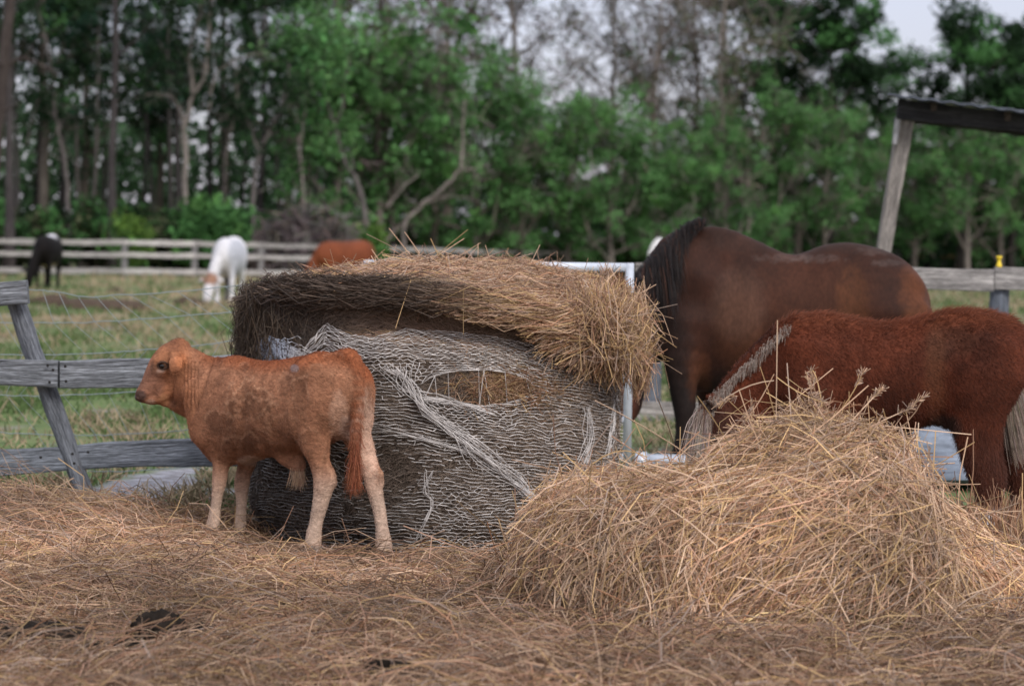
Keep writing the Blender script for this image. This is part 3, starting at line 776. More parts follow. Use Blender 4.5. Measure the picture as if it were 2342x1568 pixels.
    p = np.stack([x, y, bale_top(x, y)], -1); d = norm(np.stack([r.normal(.2, .8, n), r.normal(0, .6, n), np.abs(r.normal(.4, .3, n))], -1)); L = r.uniform(.05, .16, n)
    parts.append(strands(bent(p + d * L[:, None] * .45, d, L, r, .15), r.uniform(.0009, .0016, n), straw_cols(n, r)))
    v, f, c = merge(parts); s = obj('loose_hay', mesh_np('loose_hay', v - base, f, c, False), M_STRAW, root); s['kind'] = 'stuff'
    # brown hay in the hole of the net
    n = 1500; px = r.normal(1170, 55, n); py = r.normal(886, 24, n); pts = []; L = r.uniform(.04, .14, n)
    for a_, b_ in zip(px, py):
        l_, n_, _ = ray_px(bv, a_, b_); pts.append(l_ if l_ is not None else P(a_, b_, 9.9))
    pts = np.array(pts) + np.array((0, -.008, 0)); d = norm(r.normal(0, 1, (n, 3)) * np.array((1, .35, .8)))
    v, f, c = strands(bent(pts, d, L, r, .2), r.uniform(.0008, .0015, n), straw_cols(n, r, (2, 2, 3, 0, 2, 1, 2, 3), .8))
    s = obj('exposed_hay', mesh_np('exposed_hay', v - base, f, c, False), M_STRAW, root); s['kind'] = 'stuff'
    # ---------------------------------------------------------------- net wrap
    TX = np.array([560, 572, 592, 640, 690, 745, 800, 850, 930, 1050, 1200, 1300, 1410, 1440.]); TY = np.array([795, 772, 756, 776, 802, 738, 766, 772, 752, 766, 786, 800, 816, 822.])
    hcx, hcy, ha, hb = 1092, 886, 128, 40
    def place(px, py, off=.030):
        l_, n_, d_ = ray_px(bv, px, py)
        if l_ is None or l_[1] > BC[1] + .1: return P(px, py, 10.45 + .0 * px)
        return l_ - d_ * off
    def warp(x, y):
        wv = (16 * (vn2(x / 60., y / 40., 101) - .5) + 8 * (vn2(x / 22., y / 30., 111) - .5)) * sst(800, 900, y)
        wv = wv + 26 * (vn2(x / 38. , y / 90., 102) - .5) * sst(1150, 1260, x) * sst(900, 940, y) * sst(1120, 1000, y)
        y = y + wv
        u = (x - hcx) / ha; B_ = hb * np.sqrt(np.maximum(0, 1 - u * u)); dy = y - hcy
        y2 = hcy + np.sign(dy + 1e-6) * np.sqrt(dy * dy + B_ * B_ * 1.0)
        # rows sucked towards the twisted rope
        return x, y2
    step = 8.5; xs = np.arange(566, 1426, step); nrow = 16; rows = []
    for i in range(nrow): rows.append(np.interp(xs, TX, TY) + (i / nrow) ** 1.1 * np.interp(xs, (566, 690, 745, 850, 950, 1400), (54, 38, 66, 50, 72, 78)))
    ybase = rows[-1] + 7; nlow = 56
    for i in range(nlow):
        t = i / (nlow - 1); bot = np.interp(xs, (566, 900, 1426), (1225, 1262, 1262)); rows.append(ybase + (bot - ybase) * t)
    R2 = []
    lines = []; jx = rng(3)
    for i, y0 in enumerate(rows):
        sp = (rows[i + 1] - y0) if i + 1 < len(rows) else y0 * 0 + 9
        am = np.where(i < nrow, .8, .30 * sp * np.clip(2.0 * (vn2(xs / 130., y0 / 60., 103) - .36), .05, 1.0))
        zig = am * np.where((np.arange(len(xs)) // 1 + i) % 2 == 0, 1, -1)
        wx, wy = warp(xs + 2.6 * jx.normal(0, 1, len(xs)), y0 + zig + .8 * jx.normal(0, 1, len(xs)) + (2.5 * (vn2(xs / 25., y0 * 0 + i * 7.3, 104) - .5) if i < nrow else 0))
        bare = np.exp(-(((wx - 850) / 80) ** 2 + ((wy - 1115) / 90) ** 2)) + np.exp(-(((wx - 905) / 45) ** 2 + ((wy - 1060) / 60) ** 2)) + .8 * np.exp(-(((wx - 1000) / 60) ** 2 + ((wy - 1060) / 30) ** 2))
        drop = jx.random(len(xs)) < np.clip(bare * .95, 0, .93)
        w3 = np.array([place(a_, b_) for a_, b_ in zip(wx, wy)])
        R2.append((w3, drop, am / np.maximum(sp, 1e-3)))
    segs = []
    for i, (w3, drop, sp) in enumerate(R2):
        for j in range(len(xs) - 1):
            if not (drop[j] and drop[j + 1]) and (i < nrow or jx.random() < .985): segs.append((w3[j], w3[j + 1]))
        if i + 1 < len(R2) and i >= nrow - 2:
            for j in range(len(xs)):
                if (j + i) % 2 == 0 and not drop[j] and jx.random() < (.62 if sp[j] > .13 else .10) and np.linalg.norm(w3[j] - R2[i + 1][0][j]) < .035: segs.append((w3[j], R2[i + 1][0][j]))
    def addcurve(cp, n, jit=0.0, off=.036):
        q = catmull(np.array([(a_, b_, 0) for a_, b_ in cp], float), n); q[:, :2] += jx.normal(0, jit, (n, 2)) if jit else 0
        w3 = np.array([place(a_, b_, off) for a_, b_ in q[:, :2]])
        for a_, b_ in zip(w3[:-1], w3[1:]): segs.append((a_, b_))
    # twisted rope of bunched net across the front
    for i in range(22):
        o1, o2, o3, o4 = jx.normal(0, 1, 4); s0 = jx.uniform(-.2, .25)
        addcurve([(912 + 22 * o1, 845 - 30 * s0), (938 + 9 * o2, 885 + 8 * o1), (968 + 9 * o3, 935 + 7 * o2), (1035 + 10 * o4, 985 - 8 * o3), (1110 + 9 * o2, 1046 - 9 * o2), (1180 + 8 * o3, 1100 - 8 * o3), (1255 + 9 * o1, 1165 - 9 * o1), (1300 + 9 * o1, 1205 - 9 * o1)], 22, .8, .046 + .004 * o1)
    for i in range(9):
        o = jx.normal(0, 1, 3); addcurve([(955 + 5 * o[0], 905 + 6 * o[1]), (1010, 912 + 5 * o[1]), (1065, 925 + 4 * o[2]), (1130 + 5 * o[0], 940 + 6 * o[1])], 12, .8)
    for i in range(5):
        o = jx.normal(0, 1, 3); addcurve([(820, 975 + 14 * o[0]), (920, 992 + 9 * o[1]), (1010, 1012 + 6 * o[2]), (1085 + 9 * o[0], 1040 + 6 * o[1])], 12, .8)
    for i in range(8):                                               # fan above the rope
        o = jx.normal(0, 1, 3); addcurve([(850 + i * 16, 830 + 2 * o[0]), (880 + i * 10, 860), (925 + i * 3, 900 + 4 * o[1])], 8, .8)
    # bunched net at the left, hanging free
    for i in range(100):
        a_ = jx.uniform(572, 690); b_ = np.interp(a_, (572, 600, 690), (790, 765, 805)) + jx.uniform(0, 55); q = [(a_, b_)]
        for k_ in range(7):
            a_ += jx.uniform(4, 11) * (1 if i % 2 else -.7); b_ += jx.normal(2.5, 5.5); q.append((a_, b_))
        addcurve(q, 10, .5)
    for i in range(5): addcurve([(985 + jx.normal(0, 6), 1075), (978 + jx.normal(0, 6), 1120), (985 + jx.normal(0, 6), 1150), (965 + jx.normal(0, 6), 1200), (955 + jx.normal(0, 8), 1235)], 14, 1.2)
    for i in range(14): addcurve([(1395 + jx.normal(0, 6), 815), (1408 + jx.normal(0, 5), 870), (1405 + jx.normal(0, 6), 960), (1395 + jx.normal(0, 6), 1045)], 14, 1.2)
    for i in range(10): addcurve([(1345 + jx.normal(0, 8), 930), (1352 + jx.normal(0, 8), 990), (1335 + jx.normal(0, 8), 1060)], 8, 1.5)
    S = np.array(segs); n = len(S); jr = rng(8)
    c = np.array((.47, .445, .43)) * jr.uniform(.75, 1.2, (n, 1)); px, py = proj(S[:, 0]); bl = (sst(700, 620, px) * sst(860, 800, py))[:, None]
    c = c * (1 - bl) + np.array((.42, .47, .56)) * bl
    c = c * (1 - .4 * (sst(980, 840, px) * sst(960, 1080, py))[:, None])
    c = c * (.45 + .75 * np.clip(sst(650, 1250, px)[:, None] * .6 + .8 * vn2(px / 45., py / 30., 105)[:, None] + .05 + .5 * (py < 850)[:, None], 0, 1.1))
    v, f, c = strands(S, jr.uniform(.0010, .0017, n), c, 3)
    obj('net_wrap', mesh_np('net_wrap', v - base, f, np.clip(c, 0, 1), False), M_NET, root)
# ------------------------------------------------------------------ animals
def finish(S):
    V, F = S.mesh()
    c = V.mean(0); vol = np.einsum('ij,ij->i', V[F[:, 0]] - c, np.cross(V[F[:, 1]] - c, V[F[:, 2]] - c)).sum()
    if vol < 0: F = F[:, ::-1].copy()
    return V, F

def blob(px, py, cx, cy, rx, ry, soft=.35, seed=0, rough=.6, fr=1 / 14.):
    q = ((px - cx) / rx) ** 2 + ((py - cy) / ry) ** 2 + rough * (fbm(np.stack([px * fr, py * fr, px * 0], -1), seed, 5) - .5) * 2
    return sst(1 + soft, 1 - soft, q)[:, None]

def mixc(C, m, c): return C * (1 - m) + np.asarray(c) * m

def build_calf():
    def D(zx, zy): return 281 + zx * .3705, 730.7 + zy * .3705      # zoomed pixels of the side view
    def H(zx, zy): return 299.8 + .12546 * zx, 758.8 + .12546 * zy
    mz = .3705 / FPX; mh = .12546 / FPX
    def dep(zx): return 9.98 - (zx - 540) / 845. * .43               # depth along the body's axis
    def Q(zx, zy, d): return P(*D(zx, zy), d)
    def R(zr, d): return zr * mz * d
    def HQ(zx, zy, d=10.03): return P(*H(zx, zy), d)
    def HR(zr, d=10.03): return zr * mh * d
    S = Sculpt((-1.75, 9.0, -.08), (-.42, 10.5, 1.12), .0068)
    st = [(580, 340, 690, .075), (622, 224, 830, .118), (700, 228, 895, .15), (850, 258, 852, .172), (1000, 253, 832, .175), (1130, 230, 805, .165), (1250, 210, 745, .155), (1340, 216, 660, .13), (1375, 250, 560, .10)]
    S.tube([Q(x, (t + b) / 2, dep(x)) for x, t, b, w_ in st], [(R((b - t) / 2, dep(x)), w_) for x, t, b, w_ in st], .03, 26)
    yaw = norm(Q(1385, 400, dep(1385)) - Q(548, 400, dep(548))); yaw[2] = 0; yaw = norm(yaw)
    near = np.array((yaw[1], -yaw[0], 0));                            # towards the camera side
    if near[1] > 0: near = -near
    # shoulder and haunch masses, near and far
    for s in (1, -1):
        o = near * .085 * s
        S.seg(Q(600, 430, dep(610)) + o, Q(600, 690, dep(610)) + o, (R(150, 9.9), .06), (R(95, 9.9), .055), .05)
    S.seg(Q(1265, 330, dep(1290)) + near * .085, Q(1190, 640, dep(1270)) + near * .075, (.085, .06), (.082, .055), .05)
    S.seg(Q(1345, 380, dep(1330)) - near * .05, Q(1400, 620, dep(1330)) - near * .05, (.075, .055), (.065, .05), .05)
    S.seg(Q(1300, 262, dep(1250)) + near * .08, Q(1320, 275, dep(1290)) + near * .08, .028, .028, .06)      # hip point
    # brisket and belly fold
    S.seg(Q(520, 590, 9.98), Q(600, 800, 9.96), .045, .05, .06)
    # legs: left fore, right fore, left hind, right hind
    def leg(pts, k=.035, n=22, thin=1.0): S.tube([Q(a, b, d) for a, b, d, r1, r2 in pts], [(R(r1 * (1 if i < 2 else thin), d), R(r2 * (1 if i < 2 else thin), d)) for i, (a, b, d, r1, r2) in enumerate(pts)], k, n, up=(-1, .0, 0.05), kin=.0025)
    leg([(600, 640, 9.88, 88, 70), (612, 780, 9.87, 74, 58), (605, 890, 9.87, 58, 48), (598, 970, 9.87, 54, 48), (592, 1030, 9.87, 47, 43), (578, 1120, 9.87, 37, 37), (566, 1200, 9.87, 38, 38), (558, 1250, 9.87, 44, 42), (552, 1300, 9.87, 46, 44)], thin=.86)
    leg([(760, 720, 10.02, 80, 66), (768, 860, 10.02, 62, 52), (748, 940, 10.02, 55, 47), (735, 1010, 10.02, 55, 48), (733, 1070, 10.02, 46, 42), (730, 1160, 10.02, 36, 36), (726, 1230, 10.02, 41, 40), (722, 1270, 10.02, 44, 42), (722, 1310, 10.02, 46, 44)], thin=.86)
    leg([(1160, 560, 9.56, 120, 85), (1165, 690, 9.54, 100, 75), (1195, 800, 9.53, 86, 62), (1215, 880, 9.53, 66, 52), (1240, 960, 9.53, 68, 48), (1242, 1020, 9.53, 64, 46), (1225, 1100, 9.53, 52, 42), (1206, 1190, 9.53, 42, 38), (1190, 1270, 9.53, 40, 38), (1178, 1335, 9.53, 47, 44), (1172, 1400, 9.53, 52, 48)])
    S.seg(Q(1285, 950, 9.53), Q(1300, 1010, 9.53), R(24, 9.5), R(22, 9.5), .02)
    leg([(1405, 560, 9.63, 88, 80), (1440, 700, 9.6, 84, 70), (1476, 800, 9.58, 76, 60), (1510, 880, 9.56, 62, 50), (1540, 960, 9.54, 58, 46), (1548, 1020, 9.53, 54, 44), (1568, 1110, 9.52, 46, 40), (1588, 1200, 9.51, 40, 37), (1600, 1290, 9.5, 40, 38), (1608, 1360, 9.5, 48, 45), (1612, 1425, 9.5, 50, 48)])
    S.seg(Q(1585, 950, 9.53), Q(1588, 1005, 9.53), R(22, 9.5), R(22, 9.5), .02)
    # sheath
    S.seg(Q(1010, 850, 9.72), Q(1085, 900, 9.70), .035, .03, .05)
    # neck
    S.tube([HQ(860, 560), HQ(1010, 760, 10.02), HQ(1190, 930, 10.0), Q(606, 460, 9.96)], [(.080, .07), (HR(490), .074), (HR(525), .084), (R(225, 9.96), .105)], .03, 14)
    S.tube([HQ(700, 1330), HQ(880, 1385), HQ(1040, 1460), Q(520, 620, 9.98)], [(.012, .02), (.020, .032), (.022, .03), (.03, .03)], .03, 12)   # dewlap
    # head
    hd = [(820, 370, 205, .068), (720, 470, 262, .078), (600, 620, 262, .077), (500, 770, 232, .066), (415, 905, 200, .057), (330, 1025, 165, .05), (255, 1110, 145, .046), (205, 1165, 118, .040)]
    S.tube([HQ(a, b) for a, b, r_, w_ in hd], [(HR(r_), w_) for a, b, r_, w_ in hd], .02, 22, up=(-.77, 0, .64))
    S.tube([HQ(800, 830), HQ(640, 1060), HQ(540, 1195), HQ(420, 1245), HQ(330, 1255)], [(HR(190), .06), (HR(175), .052), (HR(105), .04), (HR(62), .034), (HR(48), .03)], .02, 12)
    S.seg(HQ(590, 1260), HQ(595, 1320), .010, .007, .02)
    for s in (1, -1):                                                # brow, ears
        o = np.array((0, -s, 0.))
        S.seg(HQ(545, 520) + o * .062, HQ(660, 560) + o * .072, .016, .016, .03)
        S.seg(HQ(500, 690) + o * .06, HQ(640, 700) + o * .066, .012, .014, .03)
        S.seg(HQ(840, 400) + o * .068, HQ(860, 445) + o * .088, .022, .016, .02)
    S.tube([HQ(850, 420) - (0, .085, 0), HQ(885, 490) - (0, .112, 0), HQ(895, 570) - (0, .126, 0), HQ(862, 660) - (0, .128, 0), HQ(822, 735) - (0, .122, 0)], [(.018, .009), (.025, .0075), (.026, .007), (.019, .0065), (.006, .005)], .006, 14, up=(1, 0, 0))
    S.tube([HQ(850, 330) + (0, .085, 0), HQ(900, 300) + (0, .12, 0.0), HQ(940, 300) + (0, .16, -.01), HQ(940, 330) + (0, .19, -.025)], [(.02, .01), (.026, .009), (.024, .008), (.008, .006)], .01, 12, up=(0, 0, 1))
    S.seg(HQ(850, 190), HQ(920, 175), .012, .014, .03)                # tuft on the poll
    # eye socket, nostril, mouth
    S.seg(HQ(575, 620) - (0, .083, 0), HQ(590, 622) - (0, .083, 0), .014, .014, .012, cut=True)
    for s in (1, -1): S.seg(HQ(128, 1140) - (0, .030 * s, 0), HQ(150, 1165) - (0, .036 * s, 0), .007, .006, .006, cut=True)
    mo = [HQ(170, 1245) - (0, .036, 0), HQ(260, 1240) - (0, .046, 0), HQ(350, 1215) - (0, .05, 0), HQ(430, 1180) - (0, .054, 0)]
    for a, b in zip(mo[:-1], mo[1:]): S.seg(a, b, .0055, .0055, .004, cut=True)
    # tail bone
    tl = [(1330, 235, 9.58), (1400, 228, 9.53), (1440, 300, 9.495), (1448, 420, 9.475), (1446, 560, 9.465), (1440, 700, 9.46), (1434, 820, 9.46), (1430, 900, 9.46)]
    S.tube([Q(*t) for t in tl], [.026, .03, .027, .025, .021, .017, .013, .008], .012, 20)
    V, F = finish(S)
    px, py = proj(V); hx = (px - 299.8) / .12546; hy = (py - 758.8) / .12546
    NV = vnormals(V, F); fold = sst(930, 1000, hx) * sst(1300, 1180, hx) * sst(330, 500, hy) * sst(1500, 1300, hy)
    slx = 1500 - (hy - 430) * .34; crease = np.exp(-((hx - slx) / 38) ** 2) * sst(420, 560, hy) * sst(1650, 1400, hy)
    dsp = fold * .0045 * np.sin(hx / 62. * 2 * math.pi + 3 * vn2(hx / 120., hy / 160., 205)) - .010 * crease + .008 * (fbm(V * 11, 206) - .5) + .0055 * (fbm(V * np.array((34, 34, 22)), 207) - .5)
    jw = np.exp(-((hx - 770 - (hy - 900) * -.05) / 30) ** 2) * sst(560, 760, hy) * sst(1340, 1150, hy); dsp = dsp - .006 * jw * (hx < 1000)
    zx = (px - 281) / .3705; zy = (py - 730.7) / .3705; bodym = sst(560, 640, zx) * sst(1480, 1400, zx) * sst(930, 840, zy)
    def g2(cx, cy, rx, ry): return np.exp(-((zx - cx) / rx) ** 2 - ((zy - cy) / ry) ** 2)
    dsp = dsp + bodym * (-.016 * g2(1090, 430, 70, 110) + .008 * g2(1180, 560, 70, 160) - .007 * g2(1068, 720, 26, 120) + .010 * g2(660, 470, 60, 130) - .008 * g2(745, 560, 30, 190) - .006 * g2(700, 840, 22, 90) - .006 * g2(1330, 480, 26, 120) + .007 * g2(1265, 330, 50, 40))
    dsp = dsp + bodym * .0009 * np.sin((zx - .25 * zy) / 34. * 2 * math.pi / 1.6) * sst(790, 840, zx) * sst(1080, 1020, zx) * sst(330, 420, zy) * sst(800, 700, zy)
    V = V + NV * (dsp * np.where(np.abs(NV[:, 1]) > .2, 1, .5))[:, None]
    px, py = proj(V); zx = (px - 281) / .3705; zy = (py - 730.7) / .3705; hx = (px - 299.8) / .12546; hy = (py - 758.8) / .12546
    # coat colours
    n1 = fbm(V * 7, 201)[:, None]; n2 = fbm(V * 24, 202)[:, None]
    C = np.array((.285, .134, .076)) * (.85 + .3 * n1) * np.ones((len(V), 3))
    topl = np.interp(zx, (500, 590, 750, 880, 1000, 1150, 1280, 1400, 1500), (210, 215, 243, 262, 252, 228, 208, 230, 330))
    C = mixc(C, (sst(110, 10, zy - topl) * sst(440, 520, zx))[:, None] * .8, (.27, .08, .030))
    legm = sst(820, 1080, zy + 90 * (n1[:, 0] - .5))[:, None] * (zx > 480)[:, None]
    C = mixc(C, sst(840, 1150, zy + 90 * (n1[:, 0] - .5))[:, None] * (zx > 480)[:, None] * .85, (.46, .345, .27))
    C = mixc(C, blob(zx, zy, 1500, 800, 75, 320, .5, 3) * .8, (.55, .37, .28))
    C = mixc(C, blob(zx, zy, 1330, 600, 60, 150, .6, 4) * .6, (.52, .33, .23))
    C = mixc(C, blob(zx, zy, 1380, 660, 50, 70, .6, 5) * .5, (.60, .44, .36))
    for cx, cy, rx, ry, a_ in ((800, 500, 130, 110, .85), (770, 640, 115, 210, .7), (910, 700, 170, 140, .5), (600, 640, 70, 60, .75), (740, 790, 120, 70, .6), (1090, 460, 42, 120, .85), (1010, 420, 40, 70, .5), (1150, 760, 60, 90, .45), (1190, 300, 40, 16, .6), (740, 300, 28, 26, .6), (1290, 370, 18, 40, .5), (610, 870, 24, 30, .55), (1250, 960, 26, 90, .5), (1215, 1130, 30, 60, .35), (1565, 985, 40, 45, .5), (1010, 600, 130, 90, .28), (1220, 640, 30, 40, .4), (560, 240, 60, 60, .5), (1320, 250, 70, 28, .5)):
        C = mixc(C, blob(zx, zy, cx, cy, rx, ry, .14, int(cx), 1.7, 1 / 60.) * a_ * (.24 + .48 * n2), (.095, .042, .023)); C = mixc(C, blob(zx, zy + 16, cx, cy, rx * 1.1, ry * 1.05, .14, int(cx), 1.7, 1 / 60.) * (1 - blob(zx, zy, cx, cy, rx, ry, .14, int(cx), 1.7, 1 / 60.)) * .35 * a_, (.50, .30, .19))
    C = mixc(C, blob(zx, zy, 1060, 300, 28, 22, .4, 8) * .6, (.30, .26, .26))
    C = mixc(C, blob(zx, zy, 790, 870, 80, 30, .6, 9) * .5, (.50, .40, .33))
    hm = (hx < 1250)[:, None] * (zx < 520)[:, None]
    C = mixc(C, hm * sst(1300, 900, hx)[:, None] * .55, (.33, .13, .06))
    C = mixc(C, hm * blob(hx, hy, 1420, 640, 170, 330, .7, 10, .3) * .6, (.14, .07, .04))
    C = mixc(C, hm * blob(hx, hy, 330, 900, 260, 330, .7, 11, .3) * .55, (.20, .11, .085))
    C = mixc(C, hm * blob(hx, hy, 160, 1170, 120, 110, .5, 12, .3) * .85, (.075, .05, .045))
    C = mixc(C, hm * blob(hx, hy, 575, 620, 130, 95, .5, 13, .3) * .8, (.10, .055, .035))
    C = mixc(C, hm * blob(hx, hy, 410, 660, 70, 80, .5, 14, .3) * .5, (.12, .06, .035))
    C = mixc(C, hm * blob(hx, hy, 540, 710, 75, 40, .5, 15, .3) * .45, (.32, .24, .20))
    C = mixc(C, hm * blob(hx, hy, 740, 200, 190, 150, .7, 16, .3) * .5, (.15, .06, .035))
    C = mixc(C, hm * blob(hx, hy, 350, 1270, 90, 45, .5, 17, .3) * .6, (.36, .24, .18))
    C = mixc(C, hm * blob(hx, hy, 760, 1300, 70, 100, .6, 18, .3) * .5, (.15, .07, .045))
    C = mixc(C, hm * blob(hx, hy, 600, 1230, 90, 100, .5, 19, .3) * .5, (.45, .23, .12))
    C = mixc(C, hm * blob(hx, hy, 910, 520, 110, 130, .5, 20, .3) * .6, (.42, .16, .07))
    dk = (hy < 1450)[:, None] * hm
    tm = sst(.035, .02, np.min(np.linalg.norm(V[:, None] - catmull(np.array([Q(*t) for t in tl]), 16)[None], axis=2), axis=1))[:, None]
    C = mixc(C, tm * .85, (.24, .08, .035))
    C = np.clip(C * (.86 + .28 * n2), 0, 1)
    root = thing('calf', 'tan calf with mud patches standing in the hay beside the bale', 'calf', Q(1000, 1400, 9.7) * (1, 1, 0)); base = np.array(root.location)
    body = obj('body', mesh_np('body', V - base, F, C), M_CALF, root)
    bv = BVHTree.FromPolygons([Vector(x) for x in V], [list(map(int, f)) for f in F])
    # eye with lid rim
    l_, n_, d_ = ray_px(bv, *H(578, 618))
    c0 = l_ + d_ * .0035
    v, f, c = sphere_mesh('eye', c0, .0165, 24, 14, (1.05, .8, .85)); obj('eye', mesh_np('eye', v - base, f), M_EYE, root)
    v, f, c = sphere_mesh('eye', c0 * (1, 0, 1) + (0, 2 * 10.03 - c0[1], 0), .0165, 16, 10, (1.05, .8, .85)); obj('eye', mesh_np('eye', v - base, f), M_EYE, root)
    ring = [ray_px(bv, *H(578 + 92 * math.cos(a), 612 + 66 * math.sin(a)))[0] for a in np.linspace(0, 2 * math.pi, 26)]
    v, f, c = tube(np.array(ring) - (0, .002, 0), .0034, 6, (.07, .04, .03)); obj('eyelid', mesh_np('eyelid', v - base, f, c), M_FUR, root)
    # wet nose leather
    nose = [HQ(115, 1150, 10.0), HQ(150, 1195, 9.995)]
    v, f, c = sphere_mesh('nose', HQ(122, 1185, 10.03), .0165, 18, 10, (.75, 1.5, 1.0)); obj('nose', mesh_np('nose', v - base, f), mat_col('wet_nose', .28, .5, attr=False, base=(.05, .035, .033), noise=[(80, .7, 1.3)], bump=(160, .4, .003)), root)
    # hooves
    for (a, b, d) in ((548, 1330, 9.87), (718, 1338, 10.02), (1166, 1428, 9.53), (1612, 1462, 9.5)):
        p = Q(a, b, d)
        for s in (-1, 1):
            k = np.array([(0, 0, .028), (-.004, 0, .008), (-.012, 0, -.02), (-.016, 0, -.03)]) + p + (0, .012 * s, 0)
            v, f, c = tube(k, (.022, .029, .033, .035), 14); obj('hoof', mesh_np('hoof', v - base, f), M_HOOF, root)
    # coat, tail brush, sheath tuft
    back = -yaw * -1
    flow = lambda p: np.where((p[:, 2:3] < .42), np.array((0.1, 0, -1.)), yaw[None] * .8 + np.array((0, 0, -.55)))
    px_, py_ = px, py
    lv = np.where(zy < 820, 1.0, .5) * (1 - .7 * (hx < 700) * (zx < 520)) + .9 * tm[:, 0]; lv = lv * (1 - .95 * (hm * blob(hx, hy, 578, 618, 130, 95, .3, 1, 0))[:, 0]) * (1 - .8 * (hm * blob(hx, hy, 160, 1170, 160, 150, .3, 1, 0))[:, 0])
    fur('coat', V - base, F, C * 1.1, 80000, .0125, flow, root, 5, .0005, .22, lvar=lv)
    r = rng(17); n = 1500
    s = r.random(n); p0 = catmull(np.array([Q(*t) for t in tl[4:]]), 40)[(s * 39).astype(int)] + r.normal(0, .007, (n, 3))
    L = .03 + .075 * s ** 1.5 + .03 * r.random(n); d = norm(np.array((0, 0, -1.)) + r.normal(0, .16, (n, 3)))
    k = np.linspace(0, 1, 4)[None, :, None]
    pts = p0[:, None] + d[:, None] * (L[:, None, None] * k) + (r.normal(0, .008, (n, 1, 3)) * k ** 2)
    hair_curves('tail_brush', pts - base, np.full(n, .0008), jitter_col((.24, .075, .035), n, r, .35), M_HAIR, root)
    n = 300; p0 = Q(1085, 915, 9.70) + r.normal(0, .011, (n, 3)); d = norm(np.array((0, 0, -1.)) + r.normal(0, .18, (n, 3))); L = r.uniform(.04, .085, n)
    pts = p0[:, None] + d[:, None] * (L[:, None, None] * k)
    hair_curves('belly_tuft', pts - base, np.full(n, .0008), jitter_col((.52, .36, .24), n, r, .25), M_HAIR, root)

def hug(pts, V, F, r):
    """keep hanging hair outside the body on the side it falls to (-y)"""
    b = BVHTree.FromPolygons([Vector(x) for x in V], [list(map(int, f)) for f in F]); pts = pts.copy(); n, K, _ = pts.shape
    for i in range(n):
        o = .006 + .022 * r.random()
        for k in range(K):
            p = pts[i, k]; h = b.ray_cast(Vector((p[0], p[1] - 1.5, p[2])), Vector((0, 1, 0)), 3.0)[0]
            if h is not None and p[1] > h.y - o: pts[i, k, 1] = h.y - o
    return pts

